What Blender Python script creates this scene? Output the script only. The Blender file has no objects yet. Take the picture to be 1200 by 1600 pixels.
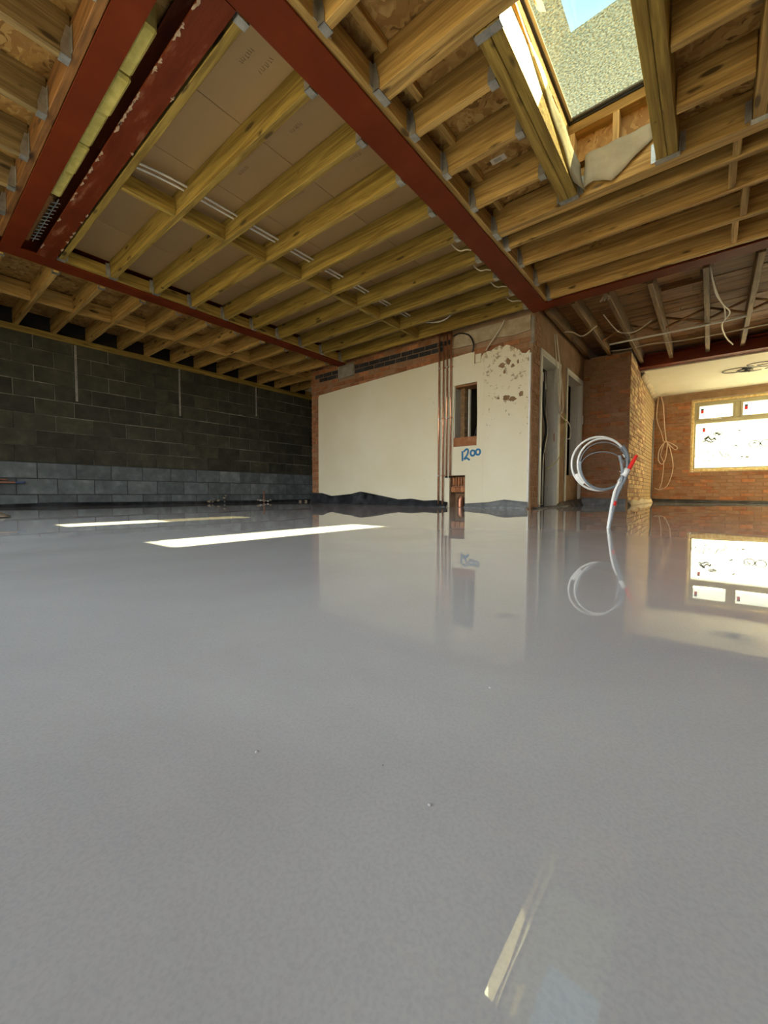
import bpy, bmesh, math, random
from mathutils import Vector, Matrix
from mathutils.geometry import tessellate_polygon
random.seed(7)
S = bpy.context.scene
COL = S.collection

# ------------------------------------------------------------------ camera
cam = bpy.data.cameras.new('camera')
camo = bpy.data.objects.new('camera', cam); COL.objects.link(camo)
FPX, YAW, PITCH, ROLL, CH = 629.42073, 0.68054, -0.04627, 0.0021, 0.19813
fw = Vector((-math.sin(YAW)*math.cos(PITCH), math.cos(YAW)*math.cos(PITCH), math.sin(PITCH)))
r0 = Vector((math.cos(YAW), math.sin(YAW), 0)); u0 = r0.cross(fw)
cr, sr = math.cos(ROLL), math.sin(ROLL)
rr = cr*r0 + sr*u0; uu = -sr*r0 + cr*u0
camo.matrix_world = Matrix(((rr.x, uu.x, -fw.x, 0), (rr.y, uu.y, -fw.y, 0), (rr.z, uu.z, -fw.z, CH), (0, 0, 0, 1)))
cam.sensor_fit = 'HORIZONTAL'; cam.sensor_width = 36; cam.lens = FPX/1200*36
cam.clip_start = 0.01; cam.clip_end = 200
S.camera = camo

# ------------------------------------------------------------------ sky, sun, exposure
S.view_settings.view_transform = 'Standard'; S.view_settings.look = 'None'
S.view_settings.gamma = 1; S.view_settings.use_curve_mapping = False
S.view_settings.exposure = 1.42
S.cycles.use_denoising = True
S.cycles.max_bounces = 14; S.cycles.diffuse_bounces = 8; S.cycles.glossy_bounces = 4
S.cycles.transparent_max_bounces = 12; S.cycles.sample_clamp_indirect = 12
S.cycles.caustics_refractive = False; S.cycles.caustics_reflective = False
W = bpy.data.worlds.new('sky'); S.world = W; W.use_nodes = True
nt = W.node_tree; nt.nodes.clear()
tc = nt.nodes.new('ShaderNodeTexCoord'); sx = nt.nodes.new('ShaderNodeSeparateXYZ')
rp = nt.nodes.new('ShaderNodeValToRGB'); bg = nt.nodes.new('ShaderNodeBackground'); wo = nt.nodes.new('ShaderNodeOutputWorld')
nt.links.new(tc.outputs['Generated'], sx.inputs[0]); nt.links.new(sx.outputs['Z'], rp.inputs[0])
rp.color_ramp.elements[0].position = 0.0; rp.color_ramp.elements[0].color = (1.0, 0.99, 0.95, 1)
rp.color_ramp.elements[1].position = 0.72; rp.color_ramp.elements[1].color = (0.105, 0.190, 0.225, 1)
e = rp.color_ramp.elements.new(0.35); e.color = (0.62, 0.72, 0.75, 1)
nt.links.new(rp.outputs[0], bg.inputs[0]); bg.inputs[1].default_value = 3.0
nt.links.new(bg.outputs[0], wo.inputs[0])
sun = bpy.data.lights.new('sun', 'SUN'); sun.energy = 26; sun.angle = math.radians(0.53); sun.color = (1.0, 0.86, 0.50)
suno = bpy.data.objects.new('sun', sun); COL.objects.link(suno)
suno.rotation_euler = Vector((-0.93, -0.51, -1.0)).to_track_quat('-Z', 'Y').to_euler(); suno.location = (8, 5, 9)

# ------------------------------------------------------------------ materials
def nmat(name):
    m = bpy.data.materials.new(name); m.use_nodes = True
    t = m.node_tree; b = t.nodes['Principled BSDF']
    return m, t, b
def N(t, typ, **kw):
    n = t.nodes.new(typ)
    for k, v in kw.items(): setattr(n, k, v)
    return n
def ramp(t, src, stops):
    r = N(t, 'ShaderNodeValToRGB'); els = r.color_ramp.elements
    els[0].position, els[0].color = stops[0][0], (*stops[0][1], 1)
    els[1].position, els[1].color = stops[-1][0], (*stops[-1][1], 1)
    for p, c in stops[1:-1]:
        e = els.new(p); e.color = (*c, 1)
    t.links.new(src, r.inputs[0]); return r.outputs[0]
def coords(t, scale=(1, 1, 1), kind='Object', rnd=True):
    tc = N(t, 'ShaderNodeTexCoord'); mp = N(t, 'ShaderNodeMapping'); mp.inputs['Scale'].default_value = scale
    src = tc.outputs[kind]
    if rnd:
        oi = N(t, 'ShaderNodeObjectInfo'); mu = N(t, 'ShaderNodeMath', operation='MULTIPLY'); mu.inputs[1].default_value = 37
        t.links.new(oi.outputs['Random'], mu.inputs[0])
        ad = N(t, 'ShaderNodeVectorMath', operation='ADD'); t.links.new(src, ad.inputs[0]); t.links.new(mu.outputs[0], ad.inputs[1]); src = ad.outputs[0]
    t.links.new(src, mp.inputs[0]); return mp.outputs[0]
def noise(t, vec, scale, detail=4, rough=0.55, dist=0.0):
    n = N(t, 'ShaderNodeTexNoise'); n.inputs['Scale'].default_value = scale; n.inputs['Detail'].default_value = detail
    n.inputs['Roughness'].default_value = rough; n.inputs['Distortion'].default_value = dist
    t.links.new(vec, n.inputs['Vector']); return n.outputs[0]
def mixc(t, fac, a, b, mode='MIX'):
    m = N(t, 'ShaderNodeMix', data_type='RGBA', blend_type=mode)
    for s, v in ((m.inputs[0], fac), (m.inputs[6], a), (m.inputs[7], b)):
        if hasattr(v, 'is_linked'): t.links.new(v, s)
        else: s.default_value = v if isinstance(v, (int, float)) else (*v, 1)
    return m.outputs[2]
def bump(t, b, h, strength=0.3, dist=0.01):
    n = N(t, 'ShaderNodeBump'); n.inputs['Strength'].default_value = strength; n.inputs['Distance'].default_value = dist
    t.links.new(h, n.inputs['Height']); t.links.new(n.outputs[0], b.inputs['Normal']); return n
def objrand(t):
    return N(t, 'ShaderNodeObjectInfo').outputs['Random']

def timber_mat(name, light, dark, vary, axis=0, knots=True, rough=0.65):
    m, t, b = nmat(name)
    sc = [22, 22, 22]; sc[axis] = 1.2
    v = coords(t, tuple(sc))
    g = noise(t, v, 1.0, 5, 0.6, 1.2)
    c = ramp(t, g, [(0.34, dark), (0.46, tuple((x+y)/2 for x, y in zip(dark, light))), (0.56, light), (0.68, tuple(x*1.25 for x in light))])
    s2 = [60, 60, 60]; s2[axis] = 2.5; g2 = noise(t, coords(t, tuple(s2)), 1.0, 3, 0.6, 0.6)
    c = mixc(t, 1.0, c, ramp(t, g2, [(0.35, (0.82, 0.80, 0.75)), (0.55, (1.05, 1.05, 1.05))]), 'MULTIPLY')
    v2 = coords(t, (1, 1, 1)); big = noise(t, v2, 2.2, 2)
    c = mixc(t, big, c, vary, 'MULTIPLY')
    if knots:
        ks = [11, 11, 11]; ks[axis] = 3.2
        v3 = coords(t, tuple(ks)); vo = N(t, 'ShaderNodeTexVoronoi'); vo.inputs['Scale'].default_value = 1.0; t.links.new(v3, vo.inputs['Vector'])
        k = ramp(t, vo.outputs['Distance'], [(0.13, (1, 1, 1)), (0.22, (0, 0, 0))])
        n2 = noise(t, coords(t, (1, 1, 1)), 5, 1); k2 = ramp(t, n2, [(0.44, (0, 0, 0)), (0.5, (1, 1, 1))])
        kk = mixc(t, 1.0, k, k2, 'MULTIPLY')
        c = mixc(t, kk, c, tuple(x*0.34 for x in dark))
    r = objrand(t); tone = ramp(t, r, [(0, (0.78, 0.78, 0.74)), (1, (1.1, 1.08, 1.05))])
    c = mixc(t, 1.0, c, tone, 'MULTIPLY')
    t.links.new(c, b.inputs['Base Color']); b.inputs['Roughness'].default_value = rough
    bump(t, b, g, 0.25, 0.004); return m
GREENX = timber_mat('treated_timber_x', (0.4314, 0.2981, 0.0777), (0.2275, 0.1412, 0.0296), (0.85, 0.86, 0.66), 0)
GREENY = timber_mat('treated_timber_y', (0.4314, 0.2981, 0.0777), (0.2275, 0.1412, 0.0296), (0.85, 0.86, 0.66), 1)
PINEX = timber_mat('pine_x', (0.5958, 0.3929, 0.1409), (0.3431, 0.1965, 0.05387), (0.92, 0.90, 0.82), 0)
PINEY = timber_mat('pine_y', (0.5958, 0.3929, 0.1409), (0.3431, 0.1965, 0.05387), (0.92, 0.90, 0.82), 1)
WEATHDIMY = timber_mat('weathered_dimmed_pine_y', (0.36, 0.255, 0.12), (0.20, 0.13, 0.055), (0.90, 0.90, 0.84), 1)  # weathered grey, darkened further in place of the corner's dim light
PINEZ = timber_mat('pine_z', (0.8784, 0.6372, 0.3136), (0.5612, 0.354, 0.1344), (0.92, 0.90, 0.82), 2)
OLDY = timber_mat('old_joist_wood', (0.2805, 0.1646, 0.06545), (0.136, 0.0748, 0.02975), (0.68, 0.68, 0.6375), 1)
OLDX = timber_mat('old_floorboard_wood', (0.3715, 0.1806, 0.06056), (0.1777, 0.07948, 0.0255), (0.68, 0.6375, 0.595), 0)

def osb_mat():
    m, t, b = nmat('osb')
    v = coords(t, (1, 1, 1))
    nz = N(t, 'ShaderNodeTexNoise'); nz.inputs['Scale'].default_value = 9; t.links.new(v, nz.inputs['Vector'])
    ad = N(t, 'ShaderNodeVectorMath', operation='MULTIPLY_ADD'); t.links.new(nz.outputs['Color'], ad.inputs[0]); ad.inputs[1].default_value = (0.22, 0.22, 0.22); t.links.new(v, ad.inputs[2])
    cols = []
    for sc in ((9, 38, 20), (34, 10, 20)):
        mp = N(t, 'ShaderNodeMapping'); mp.inputs['Scale'].default_value = sc; t.links.new(ad.outputs[0], mp.inputs[0])
        vo = N(t, 'ShaderNodeTexVoronoi'); vo.inputs['Scale'].default_value = 1; t.links.new(mp.outputs[0], vo.inputs['Vector'])
        sp = N(t, 'ShaderNodeSeparateColor'); t.links.new(vo.outputs['Color'], sp.inputs[0]); cols.append(sp.outputs[0])
    n3 = ramp(t, noise(t, v, 6, 2), [(0.45, (0, 0, 0)), (0.55, (1, 1, 1))])
    f = mixc(t, n3, cols[0], cols[1])
    c = ramp(t, f, [(0.0, (0.1326, 0.0585, 0.01404)), (0.14, (0.312, 0.1638, 0.0468)), (0.6, (0.429, 0.2496, 0.078)), (1.0, (0.546, 0.3588, 0.1404))])
    t.links.new(c, b.inputs['Base Color']); b.inputs['Roughness'].default_value = 0.55
    bump(t, b, f, 0.35, 0.004); return m
OSB = osb_mat()

def mottled(name, stops, scale=3, rough=0.8, bstr=0.2, fine=60, kind='Object', rnd=True, metal=0.0, tone=None, bd=0.004):
    m, t, b = nmat(name); v = coords(t, (1, 1, 1), kind, rnd)
    n = noise(t, v, scale, 8, 0.62); c = ramp(t, n, stops)
    if tone:
        c = mixc(t, 1.0, c, ramp(t, objrand(t), tone), 'MULTIPLY')
    t.links.new(c, b.inputs['Base Color']); b.inputs['Roughness'].default_value = rough; b.inputs['Metallic'].default_value = metal
    if bstr: bump(t, b, noise(t, v, fine, 4), bstr, bd)
    return m
TN = [(0, (0.70, 0.70, 0.70)), (0.5, (0.95, 0.95, 0.95)), (1, (1.25, 1.22, 1.18))]
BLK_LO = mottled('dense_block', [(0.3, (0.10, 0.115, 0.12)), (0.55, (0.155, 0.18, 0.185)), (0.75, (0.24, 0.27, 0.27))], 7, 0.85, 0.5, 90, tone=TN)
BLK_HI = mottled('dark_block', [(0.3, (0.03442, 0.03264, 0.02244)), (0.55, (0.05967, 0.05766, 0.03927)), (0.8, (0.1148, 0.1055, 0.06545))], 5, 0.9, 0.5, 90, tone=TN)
MORT = mottled('block_mortar', [(0.38, (0.05, 0.05, 0.045)), (0.52, (0.22, 0.20, 0.16)), (0.66, (0.50, 0.46, 0.36))], 1.3, 0.95, 0.6, 120, rnd=False)
MORTD = mottled('dark_mortar', [(0.3, (0.03, 0.03, 0.03)), (0.7, (0.07, 0.07, 0.065))], 3, 0.95, 0.6, 120, rnd=False)
BRICK = mottled('red_brick', [(0.25, (0.24, 0.09, 0.035)), (0.5, (0.37, 0.15, 0.06)), (0.72, (0.46, 0.24, 0.12))], 9, 0.9, 0.5, 80, tone=TN)
BRICKS = mottled('smeared_brick', [(0.25, (0.272, 0.1403, 0.068)), (0.5, (0.3655, 0.1913, 0.09775)), (0.72, (0.425, 0.2635, 0.153))], 6, 0.92, 0.6, 60, tone=[(0, (0.82,)*3), (1, (0.935, 0.918, 0.8925))])
BRICKG = mottled('sandy_brick', [(0.25, (0.357, 0.2125, 0.0935)), (0.5, (0.493, 0.323, 0.153)), (0.72, (0.578, 0.425, 0.238))], 7, 0.92, 0.6, 60, tone=TN)
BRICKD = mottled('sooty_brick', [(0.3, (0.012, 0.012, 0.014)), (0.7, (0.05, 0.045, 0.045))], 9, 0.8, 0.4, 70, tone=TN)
BMORT = mottled('brick_mortar', [(0.3, (0.24, 0.14, 0.08)), (0.6, (0.38, 0.25, 0.15)), (0.75, (0.48, 0.36, 0.25))], 4, 0.95, 0.7, 90, rnd=False)
BMORTD = mottled('recessed_mortar', [(0.3, (0.10, 0.06, 0.035)), (0.75, (0.22, 0.15, 0.09))], 4, 0.95, 0.7, 90, rnd=False)
SCRATCH = mottled('brown_render', [(0.3, (0.1955, 0.1148, 0.0595)), (0.55, (0.2805, 0.17, 0.08925)), (0.75, (0.357, 0.238, 0.136))], 4, 0.95, 0.6, 70, rnd=False)
RENDERL = mottled('pale_render', [(0.3, (0.36, 0.27, 0.17)), (0.6, (0.52, 0.43, 0.30)), (0.75, (0.62, 0.54, 0.40))], 8, 0.95, 0.5, 70)
CONC = mottled('concrete', [(0.3, (0.20, 0.18, 0.14)), (0.6, (0.33, 0.30, 0.25)), (0.8, (0.45, 0.42, 0.36))], 9, 0.95, 0.6, 80)
GALV = mottled('galvanised', [(0.3, (0.34, 0.34, 0.33)), (0.7, (0.62, 0.62, 0.60))], 18, 0.42, 0.15, 60, metal=0.75)
COPPER = mottled('copper', [(0.3, (0.62, 0.27, 0.15)), (0.7, (0.86, 0.48, 0.32))], 14, 0.33, 0.05, 60, metal=0.85)
COPPERD = mottled('brown_copper', [(0.3, (0.30, 0.12, 0.07)), (0.7, (0.55, 0.27, 0.17))], 14, 0.4, 0.05, 60, metal=0.7)
BOARD = mottled('foil_paper_board', [(0.2, (0.39, 0.25, 0.12)), (0.8, (0.46, 0.31, 0.155))], 1.5, 0.42, 0.05, 40, tone=[(0, (0.93,)*3), (1, (1.04,)*3)])
CEILP = mottled('ceiling_plaster', [(0.3, (0.68, 0.6205, 0.476)), (0.7, (0.748, 0.7055, 0.578))], 2, 0.8, 0.1, 30, rnd=False)
WOOL = mottled('mineral_wool', [(0.3, (0.52, 0.43, 0.10)), (0.7, (0.74, 0.65, 0.22))], 14, 1.0, 0.9, 60)
def plain(name, col, rough=0.5, metal=0.0, spec=None):
    m, t, b = nmat(name); b.inputs['Base Color'].default_value = (*col, 1)
    v = coords(t, (1, 1, 1)); n = noise(t, v, 25, 3)
    c = mixc(t, n, tuple(x*0.86 for x in col), tuple(min(1, x*1.1) for x in col)); t.links.new(c, b.inputs['Base Color'])
    b.inputs['Roughness'].default_value = rough; b.inputs['Metallic'].default_value = metal; return m
WHITEP = plain('white_plastic', (0.78, 0.76, 0.72), 0.4)
WHITEW = plain('white_paint', (0.62, 0.61, 0.54), 0.45)
CABLEW = plain('pale_cable', (0.62, 0.56, 0.45), 0.45)
CABLEP = plain('pink_white_cable', (0.72, 0.55, 0.42), 0.45)
BLACKP = plain('black_plastic', (0.015, 0.015, 0.017), 0.35)
RED = plain('red_cap', (0.75, 0.02, 0.012), 0.4)
BLUE = plain('blue_spray', (0.02, 0.17, 0.36), 0.7)
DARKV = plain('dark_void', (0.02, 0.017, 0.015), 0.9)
GREYP = plain('grey_tape', (0.20, 0.22, 0.24), 0.35)
UPVC = plain('beige_window_frame', (0.42, 0.37, 0.22), 0.5)
FOAM = mottled('foam_edge', [(0.3, (0.50, 0.30, 0.09)), (0.5, (0.70, 0.52, 0.22)), (0.7, (0.82, 0.70, 0.42))], 22, 0.8, 0.8, 50)
PAPER = mottled('breather_paper', [(0.3, (0.30, 0.26, 0.19)), (0.7, (0.46, 0.41, 0.31))], 4, 0.8, 0.3, 20)
SACK = mottled('sack_paper', [(0.3, (0.13, 0.09, 0.06)), (0.7, (0.30, 0.23, 0.16))], 6, 0.9, 0.5, 30)
SCRIB = plain('print_ink', (0.10, 0.12, 0.11), 0.6)
LABELM = plain('label_paper', (0.75, 0.72, 0.66), 0.6)
GREENW = plain('earth_cable', (0.30, 0.33, 0.05), 0.5)

def steel_mat():
    m, t, b = nmat('red_oxide_steel'); v = coords(t, (1, 1, 1), rnd=False)
    n = noise(t, v, 3, 5); c = ramp(t, n, [(0.3, (0.125, 0.017, 0.0015)), (0.6, (0.165, 0.024, 0.003)), (0.8, (0.20, 0.036, 0.007))])
    w = noise(t, v, 34, 6, 0.7); k = ramp(t, w, [(0.69, (0, 0, 0)), (0.73, (1, 1, 1))])
    c = mixc(t, k, c, (0.40, 0.22, 0.15)); t.links.new(c, b.inputs['Base Color']); b.inputs['Roughness'].default_value = 0.62; b.inputs['Specular IOR Level'].default_value = 0.25
    bump(t, b, noise(t, v, 50, 3), 0.15, 0.003); return m
STEEL = steel_mat()
def steel_worn():
    m, t, b = nmat('flaking_red_steel'); v = coords(t, (0.6, 3, 3), rnd=False)
    n = noise(t, v, 4, 6, 0.65); c = ramp(t, n, [(0.3, (0.10, 0.015, 0.003)), (0.56, (0.15, 0.024, 0.004)), (0.68, (0.27, 0.11, 0.06)), (0.78, (0.36, 0.22, 0.14))])
    t.links.new(c, b.inputs['Base Color']); b.inputs['Roughness'].default_value = 0.45; b.inputs['Specular IOR Level'].default_value = 0.3
    bump(t, b, n, 0.5, 0.01); return m
STEELW = steel_worn()

def floor_mat():
    m, t, b = nmat('wet_screed'); v = coords(t, (1, 1, 1), rnd=False)
    n = noise(t, v, 1.3, 6, 0.6, 0.8); c = ramp(t, n, [(0.3, (0.53, 0.488, 0.488)), (0.7, (0.64, 0.608, 0.60))])
    f = noise(t, v, 420, 2); c = mixc(t, 1.0, c, ramp(t, f, [(0.3, (0.90, 0.90, 0.92)), (0.6, (1.0, 1.0, 1.0))]), 'MULTIPLY')
    t.links.new(c, b.inputs['Base Color']); b.inputs['Roughness'].default_value = 0.008; b.inputs['IOR'].default_value = 1.45
    w1 = noise(t, coords(t, (1, 1, 1), rnd=False), 1.1, 1, 0.3); w2 = noise(t, coords(t, (1, 1, 1), rnd=False), 5, 1, 0.4)
    a = N(t, 'ShaderNodeMath', operation='MULTIPLY_ADD'); t.links.new(w2, a.inputs[0]); a.inputs[1].default_value = 0.06; t.links.new(w1, a.inputs[2])
    bump(t, b, a.outputs[0], 0.5, 0.0045); return m
FLOORM = floor_mat()

def plaster_mat():
    m, t, b = nmat('old_cream_plaster'); v = coords(t, (1, 1, 1), rnd=False)
    n = noise(t, v, 1.2, 4); c = ramp(t, n, [(0.3, (0.78, 0.71, 0.50)), (0.7, (0.84, 0.79, 0.61))])
    # scuffs only on the right-hand panel (x > -2.35)
    sx = N(t, 'ShaderNodeSeparateXYZ'); t.links.new(v, sx.inputs[0])
    rx = ramp(t, sx.outputs[0], [(0.0, (0, 0, 0)), (1.0, (1, 1, 1))])
    mr = N(t, 'ShaderNodeMapRange'); mr.inputs[1].default_value = -2.50; mr.inputs[2].default_value = -2.40; t.links.new(sx.outputs[0], mr.inputs[0])
    mz = N(t, 'ShaderNodeMapRange'); mz.inputs[1].default_value = 0.5; mz.inputs[2].default_value = 2.0; t.links.new(sx.outputs[2], mz.inputs[0])
    w = noise(t, v, 9, 7, 0.75); thr = N(t, 'ShaderNodeMath', operation='MULTIPLY_ADD'); t.links.new(mz.outputs[0], thr.inputs[0]); thr.inputs[1].default_value = 0.13; t.links.new(w, thr.inputs[2])
    k = ramp(t, thr.outputs[0], [(0.655, (0, 0, 0)), (0.69, (1, 1, 1))])
    kk = mixc(t, 1.0, k, mr.outputs[0], 'MULTIPLY'); c = mixc(t, kk, c, (0.42, 0.33, 0.19))
    sp = noise(t, v, 26, 2, 0.5); k2 = ramp(t, sp, [(0.765, (0, 0, 0)), (0.785, (1, 1, 1))]); c = mixc(t, k2, c, (0.16, 0.12, 0.08))
    st = noise(t, coords(t, (5, 1, 1.1), rnd=False), 2.3, 7, 0.7); k3 = ramp(t, st, [(0.66, (0, 0, 0)), (0.8, (0.6, 0.6, 0.6))]); c = mixc(t, k3, c, (0.40, 0.34, 0.22))
    t.links.new(c, b.inputs['Base Color']); b.inputs['Roughness'].default_value = 0.75
    bump(t, b, w, 0.3, 0.006); return m
PLASTER = plaster_mat()

def glass_mat():
    m, t, b = nmat('window_glass'); t.nodes.remove(b); o = t.nodes['Material Output']
    tr = N(t, 'ShaderNodeBsdfTransparent'); tr.inputs[0].default_value = (0.90, 0.96, 0.95, 1); gl = N(t, 'ShaderNodeBsdfGlossy'); gl.inputs['Roughness'].default_value = 0.01
    mx = N(t, 'ShaderNodeMixShader'); mx.inputs[0].default_value = 0.06
    t.links.new(tr.outputs[0], mx.inputs[1]); t.links.new(gl.outputs[0], mx.inputs[2]); t.links.new(mx.outputs[0], o.inputs[0]); return m
GLASS = glass_mat()
def film_mat(name, col_stops, scale, tfac_stops, ftr=0.6, sc=(1, 1, 1)):
    """thin translucent film: part lets light straight through, the rest scatters it"""
    m, t, b = nmat(name); t.nodes.remove(b); o = t.nodes['Material Output']; v = coords(t, sc, rnd=False)
    n = noise(t, v, scale, 3, 0.6); c = ramp(t, n, col_stops)
    di = N(t, 'ShaderNodeBsdfDiffuse'); tl = N(t, 'ShaderNodeBsdfTranslucent'); tr = N(t, 'ShaderNodeBsdfTransparent'); tr.inputs[0].default_value = (1.0, 0.94, 0.80, 1)
    t.links.new(c, di.inputs[0]); t.links.new(c, tl.inputs[0])
    m1 = N(t, 'ShaderNodeMixShader'); m1.inputs[0].default_value = ftr; t.links.new(di.outputs[0], m1.inputs[1]); t.links.new(tl.outputs[0], m1.inputs[2])
    n2 = noise(t, v, scale*1.3, 2, 0.5); f = ramp(t, n2, tfac_stops)
    m2 = N(t, 'ShaderNodeMixShader'); t.links.new(f, m2.inputs[0]); t.links.new(m1.outputs[0], m2.inputs[1]); t.links.new(tr.outputs[0], m2.inputs[2]); t.links.new(m2.outputs[0], o.inputs[0]); return m
FILM = film_mat('speckled_roof_film', [(0.36, (0.0525, 0.04725, 0.033)), (0.50, (0.1125, 0.0972, 0.0605)), (0.64, (0.21, 0.1755, 0.1045))], 55, [(0.36, (0.22,)*3), (0.64, (0.60,)*3)], 0.5, (1, 1.6, 1))
WFILM = film_mat('milky_window_film', [(0.3, (0.72, 0.78, 0.76)), (0.7, (0.9, 0.92, 0.88))], 4, [(0.4, (0.16,)*3), (0.6, (0.26,)*3)], 0.95)
SFILM = film_mat('white_added_window_film', [(0.3, (0.86, 0.86, 0.82)), (0.7, (0.92, 0.92, 0.88))], 4, [(0.3, (0.0,)*3), (0.7, (0.01,)*3)], 0.97)  # film of the added side window, spreads sun over the far room
SHEETM = film_mat('cream_plastic_sheet', [(0.3, (0.62, 0.58, 0.46)), (0.7, (0.78, 0.75, 0.62))], 6, [(0.3, (0.0,)*3), (0.7, (0.06,)*3)], 0.45)
def membrane_mat():
    m, t, b = nmat('black_membrane'); v = coords(t, (1, 1, 1))
    n = noise(t, v, 7, 4); c = ramp(t, n, [(0.4, (0.012, 0.013, 0.016)), (0.75, (0.07, 0.075, 0.085))]); t.links.new(c, b.inputs['Base Color'])
    b.inputs['Roughness'].default_value = 0.32; bump(t, b, n, 0.6, 0.02); return m
MEMB = membrane_mat()
MEMBG = mottled('grey_membrane', [(0.3, (0.11, 0.12, 0.125)), (0.7, (0.26, 0.27, 0.28))], 7, 0.4, 0.6, 20)
PATIO = mottled('bare_site_ground', [(0.3, (0.13, 0.115, 0.09)), (0.7, (0.21, 0.19, 0.155))], 1.2, 0.9, 0.2, 30, rnd=False)

# ------------------------------------------------------------------ builders
def link(name, me, mat, parent=None, loc=None):
    o = bpy.data.objects.new(name, me); COL.objects.link(o)
    if mat and not me.materials: me.materials.append(mat)
    if loc is not None: o.location = loc
    if parent is not None: put(o, parent)
    return o
def wloc(p):
    v = Vector(p.location)
    while p.parent: p = p.parent; v += Vector(p.location)
    return v
def put(o, parent):
    o.location = Vector(o.location) - wloc(parent); o.parent = parent
def tag(o, label=None, cat=None, group=None, kind=None):
    if label: o['label'] = label
    if cat: o['category'] = cat
    if group: o['group'] = group
    if kind: o['kind'] = kind
    return o
def empty(name, loc):
    o = bpy.data.objects.new(name, None); COL.objects.link(o); o.location = loc; o.empty_display_size = 0.1; return o
_cache = {}
def box_mesh(dx, dy, dz, mat, ch=0.0):
    key = (round(dx, 4), round(dy, 4), round(dz, 4), mat.name, ch)
    if key in _cache: return _cache[key]
    bm = bmesh.new(); bmesh.ops.create_cube(bm, size=1.0)
    bmesh.ops.scale(bm, vec=(dx, dy, dz), verts=bm.verts)
    if ch > 0: bmesh.ops.bevel(bm, geom=list(bm.edges), offset=ch, segments=1, affect='EDGES')
    me = bpy.data.meshes.new('shape'); bm.to_mesh(me); bm.free(); me.materials.append(mat); _cache[key] = me
    return me
def box(name, lo, hi, mat, parent=None, ch=0.0):
    lo, hi = Vector(lo), Vector(hi); d = hi - lo
    return link(name, box_mesh(abs(d.x), abs(d.y), abs(d.z), mat, ch), None, parent, (lo+hi)/2)
def poly_mesh(verts, faces, mat, smooth=False):
    me = bpy.data.meshes.new('shape'); me.from_pydata(verts, [], faces); me.materials.append(mat)
    if smooth: me.polygons.foreach_set('use_smooth', [True]*len(me.polygons))
    me.update(); return me
def boxes_mesh(bs, mat):
    v, f = [], []
    for lo, hi in bs:
        i = len(v)
        v += [(x, y, z) for x in (lo[0], hi[0]) for y in (lo[1], hi[1]) for z in (lo[2], hi[2])]
        f += [tuple(i+k for k in q) for q in ((0, 1, 3, 2), (4, 6, 7, 5), (0, 4, 5, 1), (2, 3, 7, 6), (0, 2, 6, 4), (1, 5, 7, 3))]
    return poly_mesh(v, f, mat)
def boxes(name, bs, mat, parent=None):
    lo = Vector([min(b[0][i] for b in bs) for i in range(3)]); 
    me = boxes_mesh([(tuple(Vector(b[0])-lo), tuple(Vector(b[1])-lo)) for b in bs], mat)
    return link(name, me, None, parent, lo)
def smooth_path(pts, n=6):
    P = [Vector(p) for p in pts]
    if len(P) < 3: return P
    out = []
    for i in range(len(P)-1):
        a = P[max(i-1, 0)]; b = P[i]; c = P[i+1]; d = P[min(i+2, len(P)-1)]
        for k in range(n):
            t = k/n
            out.append(0.5*((2*b)+(c-a)*t+(2*a-5*b+4*c-d)*t*t+(3*b-a-3*c+d)*t**3))
    out.append(P[-1]); return out
def tube_data(path, r, sides=8, r2=None, v=None, f=None):
    v = [] if v is None else v; f = [] if f is None else f
    up = None; base0 = len(v); n = len(path)
    for i, p in enumerate(path):
        t = (path[min(i+1, n-1)] - path[max(i-1, 0)]).normalized()
        if up is None:
            up = Vector((0, 0, 1)) if abs(t.z) < 0.9 else Vector((1, 0, 0))
        s = t.cross(up)
        if s.length < 1e-5: s = t.orthogonal()
        s.normalize(); up = s.cross(t).normalized()
        rr_ = r if r2 is None else r + (r2-r)*i/max(1, n-1)
        for k in range(sides):
            a = 2*math.pi*k/sides; v.append(tuple(p + s*math.cos(a)*rr_ + up*math.sin(a)*rr_))
        if i:
            b0 = base0+(i-1)*sides; b1 = base0+i*sides
            for k in range(sides): f.append((b0+k, b0+(k+1) % sides, b1+(k+1) % sides, b1+k))
    f.append(tuple(base0+k for k in range(sides))[::-1]); f.append(tuple(base0+(n-1)*sides+k for k in range(sides)))
    return v, f
def tube(name, pts, r, mat, parent=None, sides=8, n=6, r2=None, smooth=True):
    path = smooth_path(pts, n) if smooth else [Vector(p) for p in pts]
    o0 = path[0].copy(); path = [p-o0 for p in path]
    v, f = tube_data(path, r, sides, r2)
    return link(name, poly_mesh(v, f, mat, True), None, parent, o0)
def prism(name, outer, holes, depth, frame, mat, parent=None):
    """extruded flat polygon; frame = (origin, u, v, n); depth along n"""
    O, U, V, Nn = [Vector(x) for x in frame]
    loops = [[Vector((a, b, 0)) for a, b in outer]] + [[Vector((a, b, 0)) for a, b in h] for h in holes]
    tris = tessellate_polygon(loops); flat = [p for l in loops for p in l]; n = len(flat)
    v = [tuple(U*p.x+V*p.y) for p in flat] + [tuple(U*p.x+V*p.y+Nn*depth) for p in flat]
    f = [tuple(t) for t in tris] + [tuple(n+i for i in reversed(t)) for t in tris]
    k = 0
    for l in loops:
        m = len(l)
        for i in range(m):
            a, b = k+i, k+(i+1) % m; f.append((a, b, b+n, a+n))
        k += m
    bm = bmesh.new(); me = poly_mesh(v, f, mat); bm.from_mesh(me); bmesh.ops.recalc_face_normals(bm, faces=bm.faces); bm.to_mesh(me); bm.free()
    return link(name, me, None, parent, O)
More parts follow.
